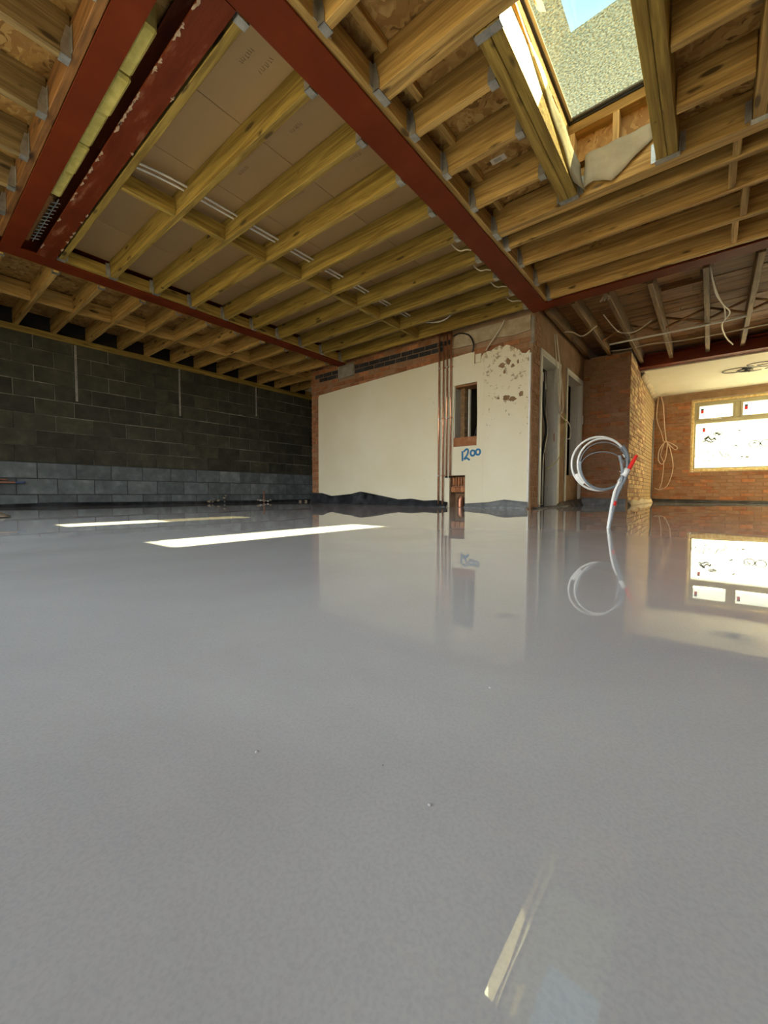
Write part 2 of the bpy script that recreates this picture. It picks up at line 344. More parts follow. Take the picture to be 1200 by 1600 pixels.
def sheet(name, grid, mat, parent=None, thick=0.003):
    """wavy sheet from rows of points, with real thickness"""
    R_, C_ = len(grid), len(grid[0]); o0 = Vector(grid[0][0])
    v = [tuple(Vector(p)-o0) for r in grid for p in r]
    f = [(i*C_+j, i*C_+j+1, (i+1)*C_+j+1, (i+1)*C_+j) for i in range(R_-1) for j in range(C_-1)]
    me = poly_mesh(v, f, mat, True); bm = bmesh.new(); bm.from_mesh(me)
    bmesh.ops.solidify(bm, geom=list(bm.faces), thickness=thick); bm.to_mesh(me); bm.free()
    return link(name, me, None, parent, o0)

def hanger(parent, x, y, z, axis, sgn, w=0.055, h=0.15):
    """galvanised joist hanger: stirrup under the joist end, two side cheeks and flanges. axis = joist direction, sgn = towards which the joist runs"""
    bs = []; L = 0.045; t = 0.004; hw = w/2
    def add(a0, a1, b0, b1, z0, z1):
        if axis == 0: bs.append(((a0, b0, z0), (a1, b1, z1)))
        else: bs.append(((b0, a0, z0), (b1, a1, z1)))
    a0, a1 = (0, L) if sgn > 0 else (-L, 0)
    add(a0, a1, -hw-t, hw+t, -t, 0)
    v, f = [], []
    for sd in (-1, 1):
        b0, b1 = (-hw-t, -hw) if sd < 0 else (hw, hw+t)
        # tapered cheek
        far = L*sgn; top = 0.02*sgn
        q = [(0, -t), (far, -t), (far, 0.045), (top, h), (0, h)]
        i = len(v)
        for b in (b0, b1):
            for a, zz in q: v.append((a, b, zz) if axis == 0 else (b, a, zz))
        f += [tuple(i+k for k in range(5)), tuple(i+5+k for k in reversed(range(5)))] + [(i+k, i+(k+1) % 5, i+5+(k+1) % 5, i+5+k) for k in range(5)]
        # flange against the carrier
        c0, c1 = (-hw-0.032, -hw) if sd < 0 else (hw, hw+0.032)
        add(min(0, 0.003*sgn), max(0, 0.003*sgn), c0, c1, 0.02, h)
    me = boxes_mesh(bs, GALV); bm = bmesh.new(); bm.from_mesh(me)
    m2 = poly_mesh(v, f, GALV); bm.from_mesh(m2); bm.to_mesh(me); bm.free()
    return link('joist_hanger', me, None, parent, (x, y, z))
_hc = {}
def put_hanger(parent, x, y, z, axis, sgn, w=0.055, h=0.15):
    key = (axis, sgn, w, h)
    if key not in _hc:
        o = hanger(parent, x, y, z, axis, sgn, w, h); _hc[key] = o.data; return o
    return link('joist_hanger', _hc[key], None, parent, (x, y, z))

ZB = 2.47      # underside of the joists
ZT = 2.685     # top of the joists
JW = 0.047
def joist_x(name, x0, x1, y, mat, label, group, ends=(0, 0), zb=ZB, zt=ZT, w=JW, cat='joist', dbl=False):
    if dbl:
        o = empty(name, ((x0+x1)/2, y, zb))
        a = box('timber_ply', (x0, y-w-0.001, zb), (x1, y-0.001, zt), mat, o, 0.003)
        b = box('timber_ply', (x0, y+0.001, zb+0.004), (x1, y+w+0.001, zt), mat, o, 0.003); ww = 2*w+0.01
    else:
        o = box(name, (x0, y-w/2, zb), (x1, y+w/2, zt), mat, None, 0.003); ww = w+0.008
    tag(o, label, cat, group)
    if ends[0]: put_hanger(o, x0, y, zb, 0, 1, ww)
    if ends[1]: put_hanger(o, x1, y, zb, 0, -1, ww)
    return o
def joist_y(name, y0, y1, x, mat, label, group, ends=(0, 0), zb=ZB, zt=ZT, w=JW, cat='joist', dbl=False):
    if dbl:
        o = empty(name, (x, (y0+y1)/2, zb))
        box('timber_ply', (x-w-0.014, y0, zb), (x-0.001, y1, zt), mat, o, 0.003)
        box('timber_ply', (x+0.001, y0, zb+0.004), (x+w+0.014, y1, zt), mat, o, 0.003); ww = 2*w+0.036
    else:
        o = box(name, (x-w/2, y0, zb), (x+w/2, y1, zt), mat, None, 0.003); ww = w+0.008
    tag(o, label, cat, group)
    if ends[0]: put_hanger(o, x, y0, zb, 1, 1, ww)
    if ends[1]: put_hanger(o, x, y1, zb, 1, -1, ww)
    return o
ORD = ['first', 'second', 'third', 'fourth', 'fifth', 'sixth', 'seventh', 'eighth', 'ninth', 'tenth', 'eleventh', 'twelfth', 'thirteenth', 'fourteenth']

def ibeam(name, axis, a0, a1, c, zbot, w, h, mat, label, tw=0.011, tf=0.014, web=0.0):
    """steel I-beam along axis; c = centre across; one mesh"""
    hw = w/2
    prof = [(-hw, 0), (hw, 0), (hw, tf), (tw/2, tf+0.008), (tw/2, h-tf-0.008), (hw, h-tf), (hw, h), (-hw, h), (-hw, h-tf), (-tw/2, h-tf-0.008), (-tw/2, tf+0.008), (-hw, tf)]
    v = []
    for a in (0, a1-a0):
        for b, z in prof: v.append((a, b, z) if axis == 0 else (b, a, z))
    f = [tuple(range(12)), tuple(reversed(range(12, 24)))] + [(i, (i+1) % 12, 12+(i+1) % 12, 12+i) for i in range(12)]
    me = poly_mesh(v, f, mat); bm = bmesh.new(); bm.from_mesh(me); bmesh.ops.recalc_face_normals(bm, faces=bm.faces); bm.to_mesh(me); bm.free()
    o = link(name, me, None, None, (a0, c, zbot) if axis == 0 else (c, a0, zbot))
    return tag(o, label, 'steel beam', 'red primed steel beams', 'thing')

# ------------------------------------------------------------------ masonry helper
def masonry(parent, name, u0, u1, z0, z1, place, bl, bh, jt, mats, holes=(), depth=0.012, limit=300, near=None, jit=0.003, phase=0.0, zoff=0.0, ch=0.004, force_mat=None):
    """bricks laid in half bond on a wall face. place(u0,u1,z0,z1,out) -> (lo, hi) box in world. holes: (u0,u1,z0,z1)"""
    items = []; row = 0; z = z0 - zoff
    while z < z1-0.01:
        za, zb = max(z, z0), min(z+bh, z1)
        off = ((row % 2)*0.5+phase)*(bl+jt)
        u = u0 - (bl+jt) + (off % (bl+jt))
        while u < u1:
            segs = [(max(u, u0), min(u+bl, u1))]
            for h in holes:
                if zb > h[2]+0.004 and za < h[3]-0.004:
                    ns = []
                    for s in segs:
                        if h[0] > s[0]: ns.append((s[0], min(s[1], h[0])))
                        if h[1] < s[1]: ns.append((max(s[0], h[1]), s[1]))
                    segs = ns
            for s in segs:
                if s[1]-s[0] > 0.03 and zb-za > 0.012: items.append((s[0], s[1], za, zb))
            u += bl+jt
        z += bh+jt; row += 1
    if near: items.sort(key=near)
    rest = []
    for i, (a, b, za, zb) in enumerate(items):
        out = depth + random.uniform(-jit, jit)
        q = lambda x: round(x/0.005)*0.005
        lo, hi = place(a, b, za, zb, depth)
        m = force_mat(a, b, za, zb) if force_mat else random.choice(mats)
        lo, hi = Vector(lo), Vector(hi); d = hi-lo; c = (lo+hi)/2
        if i < limit:
            me = box_mesh(max(q(d.x), 0.01), max(q(d.y), 0.01), max(q(d.z), 0.01), m, ch)
            j = Vector(place(0, 0, 0, 0, random.uniform(-jit, jit))[1]) - Vector(place(0, 0, 0, 0, 0)[1])
            link(name, me, None, parent, c + j)
        else: rest.append((tuple(lo), tuple(hi)))
    if rest:
        o = boxes('brickwork', rest, mats[0], parent); o['kind'] = 'stuff'
    return len(items)

# ================================================================== SETTING
WX, WY = -7.352, 5.19          # block wall plane, plastered wall plane
CX, EY, GX, KY = -1.805, 7.82, -1.08, 11.33
YB, XR = -0.75, 2.6

fl = box('floor', (WX-0.2, YB, -0.12), (XR+0.2, KY+0.3, 0.0), FLOORM); tag(fl, 'freshly poured wet grey screed floor, mirror smooth', None, None, 'structure')
gr = box('ground', (-60, -60, -0.30), (60, 60, -0.14), PATIO); tag(gr, 'bare earth ground outside the building', None, None, 'structure')
st = box('patio_step', (-9, YB-6, -0.14), (5, YB-0.26, -0.03), PATIO); tag(st, None, None, None, 'structure')
st.name = 'path'

# left block wall
wl = box('wall_left', (WX-0.2, YB, 0), (WX-0.012, 7.3, 2.379), MORT); tag(wl, 'dark concrete block wall with pale mortar joints', None, None, 'structure')
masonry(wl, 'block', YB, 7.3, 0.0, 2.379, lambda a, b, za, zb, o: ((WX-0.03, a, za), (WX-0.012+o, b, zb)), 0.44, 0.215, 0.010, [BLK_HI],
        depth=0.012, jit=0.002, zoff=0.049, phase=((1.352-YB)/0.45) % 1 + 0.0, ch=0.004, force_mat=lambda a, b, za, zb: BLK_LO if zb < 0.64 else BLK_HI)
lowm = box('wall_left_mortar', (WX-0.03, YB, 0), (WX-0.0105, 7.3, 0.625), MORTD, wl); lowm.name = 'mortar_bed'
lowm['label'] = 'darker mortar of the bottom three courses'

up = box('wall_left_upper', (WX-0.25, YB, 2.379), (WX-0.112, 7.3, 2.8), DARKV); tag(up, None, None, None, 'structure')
# added wall behind the viewer; pier and header shade floor and joists, wide opening left
bo = empty('wall_rear_added', (-2.5, YB-0.1, 0)); tag(bo, None, None, None, 'structure')
boxes('masonry_core', [((-7.6, YB-0.25, 0), (-4.9, YB-0.002, 2.8)), ((-4.9, YB-0.25, 2.3), (2.8, YB-0.002, 2.8)), ((-0.40, YB-0.25, 0), (0.9, YB-0.002, 2.3)), ((2.1, YB-0.25, 0), (2.8, YB-0.002, 2.3))], SCRATCH, bo)
# back of the side passage beyond the plastered wall
b = box('wall_back', (WX, 7.3, 0), (-5.8, 7.5, 2.75), SCRATCH); tag(b, None, None, None, 'structure')

# plastered wall (brick behind)
ww = empty('wall_front', (-4, WY+0.1, 0)); tag(ww, 'cream plastered brick wall with bare brick along its top', None, None, 'structure')
WIN = (-2.916, -2.55, 0.87, 1.745); NIC = (-2.97, -2.725, 0.0, 0.455)
def wall_rects(u0, u1, z0, z1, holes):
    us = sorted({u0, u1, *[h[0] for h in holes], *[h[1] for h in holes]}); zs = sorted({z0, z1, *[h[2] for h in holes], *[h[3] for h in holes]}); out = []
    for i in range(len(us)-1):
        for j in range(len(zs)-1):
            cu, cz = (us[i]+us[i+1])/2, (zs[j]+zs[j+1])/2
            if any(h[0] < cu < h[1] and h[2] < cz < h[3] for h in holes): continue
            if us[i] < u0 or us[i+1] > u1 or zs[j] < z0 or zs[j+1] > z1: continue
            out.append((us[i], us[i+1], zs[j], zs[j+1]))
    return out
boxes('mortar_core', [((a, WY+0.024, za), (b_, WY+0.26, zb)) for a, b_, za, zb in wall_rects(-6.0, CX, 0, 2.68, [WIN, NIC])], BMORT, ww)
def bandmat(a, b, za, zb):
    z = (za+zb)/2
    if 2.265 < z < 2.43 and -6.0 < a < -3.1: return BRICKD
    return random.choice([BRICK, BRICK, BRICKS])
plw = lambda a, b, za, zb, o: ((a, WY+0.015, za), (b, WY+0.036-o, zb))
masonry(ww, 'brick', -6.01, -1.83, 2.0, 2.66, plw, 0.215, 0.065, 0.010, [BRICK], jit=0.004, zoff=0.02, force_mat=bandmat, depth=0.012,
        holes=[(-5.28, -4.88, 2.24, 2.5), (-2.95, -1.83, 2.26, 2.7)])
masonry(ww, 'brick', -6.01, -5.82, 0.0, 2.0, plw, 0.215, 0.065, 0.010, [BRICK], jit=0.004, force_mat=lambda *a: random.choice([BRICK, BRICKS]))
ps = box('padstone', (-5.27, WY-0.015, 2.25), (-4.89, WY+0.05, 2.462), CONC, ww, 0.012); ps['label'] = 'rough concrete pad under the end of the far steel'
pr1 = prism('pale_render_patch', [(-2.95, 2.27), (-2.6, 2.265), (-2.3, 2.28), (-2.05, 2.25), (-1.83, 2.27), (-1.83, 2.46), (-2.1, 2.46), (-2.13, 2.462), (-2.5, 2.46), (-2.9, 2.46)], [], 0.02, ((0, WY+0.002, 0), (1, 0, 0), (0, 0, 1), (0, 1, 0)), RENDERL, ww)
pr1['label'] = 'pale sandy render above the brick band'
# plaster panels: left big sheet, middle strip, right scuffed panel
def wob(u0, u1, z0, z1, n, amp):
    return [(u0+(u1-u0)*i/n, z0+(z1-z0)*i/n+random.uniform(-amp, amp)) for i in range(n+1)]
frm = ((0, WY, 0), (1, 0, 0), (0, 0, 1), (0, 1, 0))
pl = prism('plaster_sheet', [(-5.805, 0.0), (-2.975, 0.0), (-2.975, 0.46), (-2.955, 0.46), (-2.955, 2.145)]+[(x, z) for x, z in reversed(wob(-5.78, -3.1, 2.035, 2.138, 14, 0.004))]+[(-5.80, 1.99)], [], 0.02, frm, PLASTER, ww)
pl['label'] = 'large smooth cream plaster face left of the copper pipes'
mid = [(-2.954, 0.46), (-2.72, 0.46), (-2.72, 0.0), (-2.452, 0.0), (-2.452, 2.115), (-2.49, 2.07), (-2.50, 1.995), (-2.60, 1.995), (-2.60, 2.16), (-2.75, 2.155), (-2.85, 2.15), (-2.954, 2.145)]
prism('plaster_strip', mid, [[(-2.916, 0.87), (-2.55, 0.87), (-2.545, 1.3), (-2.555, 1.745), (-2.914, 1.74)]], 0.02, frm, PLASTER, ww)
top = [(-1.835, 2.02), (-1.88, 1.985), (-1.935, 2.0), (-1.97, 2.05), (-2.03, 2.085), (-2.09, 2.13), (-2.14, 2.15), (-2.18, 2.13), (-2.23, 2.16), (-2.29, 2.15), (-2.35, 2.12), (-2.41, 2.12), (-2.449, 2.10)]
pp = prism('plaster_panel', [(-2.449, 0.0), (-1.832, 0.0)]+top, [], 0.024, ((0, WY-0.004, 0), (1, 0, 0), (0, 0, 1), (0, 1, 0)), PLASTER, ww)
pp['label'] = 'scuffed cream plaster beside the wall end, edges flaked'
def blob(cx_, cz_, rx, rz, n=15):
    return [(cx_+rx*random.uniform(.55, 1.1)*math.cos(2*math.pi*i/n), cz_+rz*random.uniform(.55, 1.1)*math.sin(2*math.pi*i/n)) for i in range(n)]
for cx_, cz_, rx, rz in ((-2.13, 1.46, .055, .045), (-2.05, 1.43, .06, .035), (-1.93, 1.48, .04, .045), (-2.19, 1.89, .05, .035), (-2.11, 1.93, .035, .05), (-2.05, 1.86, .03, .03), (-2.16, 1.80, .02, .035), (-2.24, 1.47, .02, .02), (-1.98, 1.90, .015, .03)):
    prism('exposed_patch', blob(cx_, cz_, rx, rz), [], 0.003, ((0, WY-0.0068, 0), (1, 0, 0), (0, 0, 1), (0, 1, 0)), SCRATCH, ww)
bead = box('corner_bead', (-1.838, WY-0.006, 0.02), (-1.815, WY+0.02, 1.98), WHITEP, ww, 0.002)
box('plaster_block', (-2.585, WY-0.002, 2.0), (-2.50, WY+0.02, 2.12), PLASTER, ww, 0.006)
# wall opening (small window) lining
op = empty('trim_1', (-2.73, WY+0.2, 1.0)); tag(op, 'rough opening through the plastered wall with a brick sill', None, None, 'structure')
box('brick_sill', (-2.916, WY+0.004, 0.87), (-2.55, WY+0.26, 1.0), BRICK, op, 0.006)
box('lining_board', (-2.916, WY+0.02, 1.0), (-2.905, WY+0.3, 1.745), WHITEW, op)
box('stud', (-2.87, WY+0.12, 1.0), (-2.80, WY+0.2, 1.74), OLDY, op, 0.004)
box('stud', (-2.79, WY+0.2, 1.0), (-2.765, WY+0.25, 1.74), WHITEW, op, 0.002)
box('lintel', (-2.93, WY+0.03, 1.715), (-2.53, WY+0.24, 1.76), OLDX, op, 0.004)
bn = tube('cable_bundle', [(-2.74, WY+0.32, 1.02), (-2.68, WY+0.30, 1.18), (-2.60, WY+0.33, 1.22), (-2.55, WY+0.35, 1.06), (-2.63, WY+0.3, 1.0), (-2.70, WY+0.33, 1.12), (-2.62, WY+0.3, 1.28)], 0.014, BLACKP)
tag(bn, 'black cables bunched behind the small wall opening', 'cable')
bs_ = box('ledge', (-3.0, WY+0.27, 0.9), (-2.4, WY+0.6, 0.99), OLDX, op)
# niche
nb = box('niche_back', (-2.98, WY+0.18, 0), (-2.72, WY+0.26, 0.46), SCRATCH, ww)
nb.parent = None; nb.location = ((-2.98-2.72)/2, WY+0.22, 0.23); nb.name = 'trim_2'; tag(nb, 'brick back of the low niche in the plastered wall', None, None, 'structure')
box('lath', (-2.955, WY+0.05, 0.30), (-2.74, WY+0.08, 0.31), COPPERD, nb)
for k in range(5):
    box('lath', (-2.945+k*0.042, WY+0.045, 0.32), (-2.915+k*0.042, WY+0.075, 0.43), BRICK, nb, 0.003)
for k in range(3): box('brick', (-2.96+k*0.075, WY+0.03, 0.215), (-2.89+k*0.075, WY+0.14, 0.295), BRICK, nb, 0.006)
tube('waste_pipe', [(-2.845, WY+0.1, 0.0), (-2.845, WY+0.1, 0.10), (-2.83, WY+0.12, 0.15)], 0.045, COPPERD, nb, 12)

# old house rear corner return and dark spaces behind
def sw(name, lo, hi, mat, label=None):
    o = box(name, lo, hi, mat); tag(o, label, None, None, 'structure'); return o
sw('wall_return', (-6.0, WY+0.26, 0), (-5.8, 7.3, 2.68), SCRATCH).name = 'wall_side'
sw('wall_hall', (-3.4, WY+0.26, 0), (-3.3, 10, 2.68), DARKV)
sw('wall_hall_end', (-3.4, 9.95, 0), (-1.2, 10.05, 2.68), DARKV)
# corridor wall with two door openings
D1 = (5.56, 6.36, 0, 2.075); D2 = (6.80, 7.70, 0, 2.11)
wc = empty('wall_corridor', (CX-0.08, 6.5, 0)); tag(wc, 'brown scratch-coated wall with two doorways', None, None, 'structure')
boxes('scratch_coat', [((CX-0.16, a, za), (CX-0.002, b_, zb)) for a, b_, za, zb in wall_rects(WY+0.03, EY+0.05, 0, 2.68, [D1, D2])], SCRATCH, wc)
masonry(wc, 'brick', WY+0.03, 5.50, 0, 2.66, lambda a, b, za, zb, o: ((CX-0.02, a, za), (CX-0.008+o, b, zb)), 0.1, 0.065, 0.010, [BRICKS], jit=0.004)
box('mortar_smear', (CX-0.03, WY+0.02, 2.1), (CX+0.015, WY+0.06, 2.45), CONC, wc, 0.006)

def doorway(n, y0, y1, zt, lab):
    d = empty(n, (CX, (y0+y1)/2, 0)); tag(d, lab, None, None, 'structure')
    box('door_jamb', (CX-0.17, y0, 0), (CX+0.012, y0+0.03, zt), WHITEW, d, 0.003)
    box('door_jamb', (CX-0.17, y1-0.035, 0), (CX+0.012, y1, zt), WHITEW, d, 0.003)
    box('door_head', (CX-0.17, y0+0.03, zt-0.035), (CX+0.012, y1-0.035, zt), WHITEW, d, 0.003)
    box('door_stop', (CX-0.09, y1-0.05, 0.02), (CX-0.05, y1-0.035, zt-0.035), WHITEW, d, 0.002)
    box('architrave', (CX+0.0, y0-0.05, 0.05), (CX+0.018, y0+0.008, zt+0.05), WHITEW, d, 0.004)
    box('architrave', (CX+0.0, y1-0.008, 0.05), (CX+0.018, y1+0.05, zt+0.05), WHITEW, d, 0.004)
    box('architrave', (CX+0.0, y0+0.008, zt-0.008), (CX+0.018, y1-0.008, zt+0.05), WHITEW, d, 0.004)
    return d
d1 = doorway('door_1', 5.56, 6.36, 2.075, 'first doorway in the brown wall, white painted frame')
box('strike_plate', (CX-0.06, 6.318, 0.98), (CX-0.035, 6.325, 1.10), COPPERD, d1)
box('hinge', (CX+0.013, 5.585, 1.70), (CX+0.02, 5.60, 1.82), WHITEP, d1)
# white panelled leaf folded back inside the opening
for k in range(3): box('door_board', (CX-0.32, 6.30+0.0, 0.02), (CX-0.18, 6.325, 2.04), WHITEW, d1) if k == 0 else box('door_rib', (CX-0.30+0.045*k, 6.293, 0.1), (CX-0.28+0.045*k, 6.30, 1.95), WHITEW, d1)
d2 = doorway('door_2', 6.80, 7.70, 2.11, 'second doorway in the brown wall, boarded at its foot')
box('lower_board', (CX-0.12, 6.83, 0.03), (CX-0.02, 7.665, 0.50), SCRATCH, d2, 0.004)
box('hinge', (CX+0.0, 7.72, 1.42), (CX+0.03, 7.75, 1.56), WHITEP, d2)
cb = tube('black_cable', [(CX-0.10, 5.95, 1.95), (CX-0.09, 5.98, 1.45), (CX-0.08, 6.08, 1.15), (CX-0.09, 6.02, 0.9), (CX-0.10, 5.95, 0.6), (CX-0.1, 5.93, 0.05)], 0.022, BLACKP); tag(cb, 'thick black cable hanging inside the first doorway', 'cable')
cb2 = tube('black_cable', [(CX-0.155, 5.92, 1.9), (CX-0.15, 5.94, 1.3), (CX-0.145, 6.03, 1.1), (CX-0.155, 5.96, 0.8), (CX-0.155, 5.92, 0.3), (CX-0.155, 5.9, 0.03)], 0.014, BLACKP); tag(cb2, 'thinner black cable behind the thick one in the first doorway', 'cable')

# brick pier facing the camera, and the long brick return wall
wp = box('wall_pier', (CX, EY+0.012, 0), (GX-0.014, EY+0.5, 2.56), BMORT); tag(wp, 'broad brick pier between the doors and the far room', None, None, 'structure')
masonry(wp, 'brick', CX, GX-0.004, 0.0, 2.55, lambda a, b, za, zb, o: ((a, EY+0.002, za), (b, EY+0.026-o, zb)), 0.215, 0.065, 0.010, [BRICKS, BRICKS, BRICK], jit=0.003, depth=0.018)
wr = box('wall_brick_return', (GX-0.3, EY+0.03, 0), (GX-0.012, KY+0.02, 2.62), BMORTD); tag(wr, 'sunlit brick wall running back to the window', None, None, 'structure')
masonry(wr, 'brick', EY+0.004, KY, 0.0, 2.52, lambda a, b, za, zb, o: ((GX-0.03, a, za), (GX-0.012+o, b, zb)), 0.215, 0.063, 0.012, [BRICKG, BRICKG, BRICKS], jit=0.004, depth=0.012, near=lambda q: q[0]*0.8+abs(q[2]-1)*0.2)
pe = box('plaster_edge', (GX-0.01, 11.17, 0.03), (GX+0.012, 11.24, 2.3), RENDERL, wr, 0.004)
mf = []
for i in range(22):
    y = EY+0.03+i*0.155; h = 0.05+random.uniform(0, 0.05)
    mf.append([(GX+0.005, y, h+0.02), (GX+0.03+random.uniform(-.01, .01), y, h), (GX+0.05+random.uniform(-.01, .015), y, 0.004)])
tag(sheet('mortar_fillet', mf, RENDERL, wr, 0.01), 'rough mortar fillet along the foot of the brick')
cn = []
for i in range(16): 
    y = 8.9+i*0.16; cn.append([(GX+0.0, y, 2.37+random.uniform(-.015, .01)), (GX+0.06+random.uniform(-.02, .03), y, 2.445)])
sheet('cornice_remnant', cn, RENDERL, wr, 0.012)

# far wall with the window
FW = (-0.385, 1.75, 0.69, 2.262)
wf = empty('wall_far', (0.7, KY+0.1, 0)); tag(wf, 'brown brick wall holding the large window', None, None, 'structure')
boxes('mortar_core', [((a, KY+0.012, za), (b_, KY+0.25, zb)) for a, b_, za, zb in wall_rects(GX-0.3, XR+0.1, 0, 2.7, [FW])], BMORT, wf)
masonry(wf, 'brick', GX, 1.35, 0.0, 2.262, lambda a, b, za, zb, o: ((a, KY+0.001, za), (b, KY+0.024-o, zb)), 0.215, 0.065, 0.010, [BRICKS, BRICKS, BRICK], holes=[FW], jit=0.003, depth=0.018)
box('lintel', (GX+0.28, KY+0.0, 2.265), (2.2, KY+0.05, 2.41), SCRATCH, wf, 0.006)
box('lintel_trim', (FW[0], KY-0.012, 2.262), (2.2, KY+0.02, 2.278), RENDERL, wf, 0.003)
wn = empty('window_1', ((FW[0]+FW[1])/2, KY+0.12, FW[2])); tag(wn, 'large beige framed window with two small top lights, film on the glass', None, None, 'structure')
y0, y1 = KY+0.045, KY+0.115
# foam fill round the frame
fr_ = [((FW[0], y0-0.03, FW[2]), (FW[0]+0.055, y0+0.05, FW[3])), ((FW[0]+0.055, y0-0.03, FW[2]), (FW[1], y0+0.05, FW[2]+0.06)), ((FW[0]+0.055, y0-0.03, FW[3]-0.05), (FW[1], y0+0.05, FW[3]))]
for a, b_ in fr_: box('foam_strip', a, b_, FOAM, wn, 0.01)
X0, X1, Z0, Z1, ZM = FW[0]+0.055, FW[1]-0.05, FW[2]+0.06, FW[3]-0.05, 1.80
MX = 0.395
def fbar(n, a, b_): box(n, a, b_, UPVC, wn, 0.006)
fbar('frame_rail', (X0, y0, Z1-0.05), (X1, y1, Z1)); fbar('frame_rail', (X0, y0, Z0), (X1, y1, Z0+0.03)); fbar('frame_rail', (X0, y0, ZM-0.05), (X1, y1, ZM+0.02))
fbar('frame_stile', (X0, y0, Z0+0.03), (X0+0.035, y1, ZM-0.05)); fbar('frame_stile', (X0, y0, ZM+0.02), (X0+0.05, y1, Z1-0.05)); fbar('frame_stile', (X1-0.05, y0, Z0+0.03), (X1, y1, Z1-0.05)); fbar('mullion', (MX-0.045, y0, ZM+0.02), (MX+0.045, y1, Z1-0.05))
for sx0, sx1 in ((X0+0.05, MX-0.045), (MX+0.045, X1-0.05)):
    s = boxes('casement', [((sx0, y0-0.014, ZM+0.02), (sx0+0.035, y0+0.03, Z1-0.05)), ((sx1-0.035, y0-0.014, ZM+0.02), (sx1, y0+0.03, Z1-0.05)), ((sx0+0.035, y0-0.014, ZM+0.02), (sx1-0.035, y0+0.03, ZM+0.055)), ((sx0+0.035, y0-0.014, Z1-0.085), (sx1-0.035, y0+0.03, Z1-0.05))], UPVC, wn)
    cxm = (sx0+sx1)/2
    link('handle', boxes_mesh([((-0.075, -0.02, -0.012), (0.02, 0.0, 0.012)), ((0.0, -0.03, -0.02), (0.10, -0.012, 0.0))], WHITEP), None, s, (cxm, y0-0.016, ZM+0.032))
    p = box('pane', (sx0+0.03, y0+0.01, ZM+0.05), (sx1-0.03, y0+0.018, Z1-0.08), WFILM, wn)
    box('sticker', (sx0+0.06, y0+0.002, ZM+0.17), (sx0+0.11, y0+0.008, ZM+0.235), RED, wn); box('sticker_band', (sx0+0.06, y0+0.001, ZM+0.235), (sx0+0.112, y0+0.007, ZM+0.275), SCRIB, wn)
box('pane', (X0+0.03, y0+0.03, Z0+0.025), (X1-0.045, y0+0.038, ZM-0.045), WFILM, wn)
box('sticker', (X0+0.15, y0+0.018, 1.56), (X0+0.20, y0+0.026, 1.63), RED, wn); box('sticker_band', (X0+0.15, y0+0.018, 1.63), (X0+0.20, y0+0.026, 1.66), SCRIB, wn)
sv, sf = [], []
ys = y0+0.024
def scr(pts, r=0.004): tube_data(smooth_path([(a, ys, b_) for a, b_ in pts], 5), r*2.4, 4, None, sv, sf)
def ring(cx_, cz_, rx, rz, r=0.004, a0=0, a1=6.4): scr([(cx_+rx*math.cos(a0+(a1-a0)*i/12), cz_+rz*math.sin(a0+(a1-a0)*i/12)) for i in range(13)], r)
ring(0.08, 1.505, 0.065, 0.03); scr([(0.04, 1.5), (0.07, 1.515), (0.10, 1.495), (0.12, 1.51)], 0.006)
scr([(-0.15, 1.40), (-0.08, 1.45), (-0.02, 1.38), (0.03, 1.42), (0.05, 1.37)], 0.007); scr([(-0.17, 1.35), (-0.1, 1.37), (-0.03, 1.33), (0.02, 1.36)], 0.007); scr([(-0.1, 1.45), (-0.06, 1.47), (-0.09, 1.42), (-0.13, 1.39)], 0.005)
ring(0.68, 1.24, 0.085, 0.07); ring(0.86, 1.25, 0.085, 0.07); scr([(0.65, 1.22), (0.68, 1.28), (0.70, 1.24)]); scr([(0.36, 1.24), (0.42, 1.21)], 0.006); scr([(0.41, 1.55), (0.46, 1.535)], 0.006)
scr([(0.47, 0.99), (0.51, 0.99)], 0.007); scr([(0.55, 0.985), (0.60, 0.98)], 0.009); scr([(0.0, 1.06), (0.03, 1.02)], 0.004)
for k in range(4): scr([(-0.30+k*0.075, 1.0), (-0.27+k*0.06, 1.10+0.02*k), (-0.22+k*0.06, 0.98)], 0.0025)
ring(0.12, 0.98, 0.19, 0.12, 0.003, 3.3, 6.6); ring(0.14, 0.98, 0.15, 0.09, 0.003, 3.3, 6.4); ring(-0.08, 0.93, 0.05, 0.03, 0.003); scr([(0.12, 1.13), (0.16, 1.05), (0.22, 1.0), (0.28, 1.03), (0.2, 1.07)], 0.004)
so = link('scribble', poly_mesh(sv, sf, SCRIB), None, wn, (0, 0, 0)); so['label'] = 'dark marker scribbles and smudges on the film'

# right wall, outside sight, closes the room
wrt = empty('wall_right', (XR+0.1, 5, 0)); tag(wrt, None, None, None, 'structure')
RW = (9.1, 11.0, 0.85, 2.2)
boxes('masonry_core', [((XR, a, za), (XR+0.2, b_, zb)) for a, b_, za, zb in wall_rects(YB-0.25, KY+0.3, 0, 2.75, [RW])], SCRATCH, wrt)
w4 = empty('window_4_added', (XR+0.1, 10, 0.85)); tag(w4, 'added unseen side window that brightens the far room', None, None, 'structure')  # unseen window, added to throw more light into the far room
boxes('frame', [((XR+0.06, RW[0], RW[2]), (XR+0.13, RW[1], RW[2]+0.06)), ((XR+0.06, RW[0], RW[3]-0.06), (XR+0.13, RW[1], RW[3])), ((XR+0.06, RW[0], RW[2]+0.06), (XR+0.13, RW[0]+0.06, RW[3]-0.06)), ((XR+0.06, RW[1]-0.06, RW[2]+0.06), (XR+0.13, RW[1], RW[3]-0.06))], UPVC, w4)
box('pane', (XR+0.09, RW[0]+0.05, RW[2]+0.05), (XR+0.097, RW[1]-0.05, RW[3]-0.05), SFILM, w4)
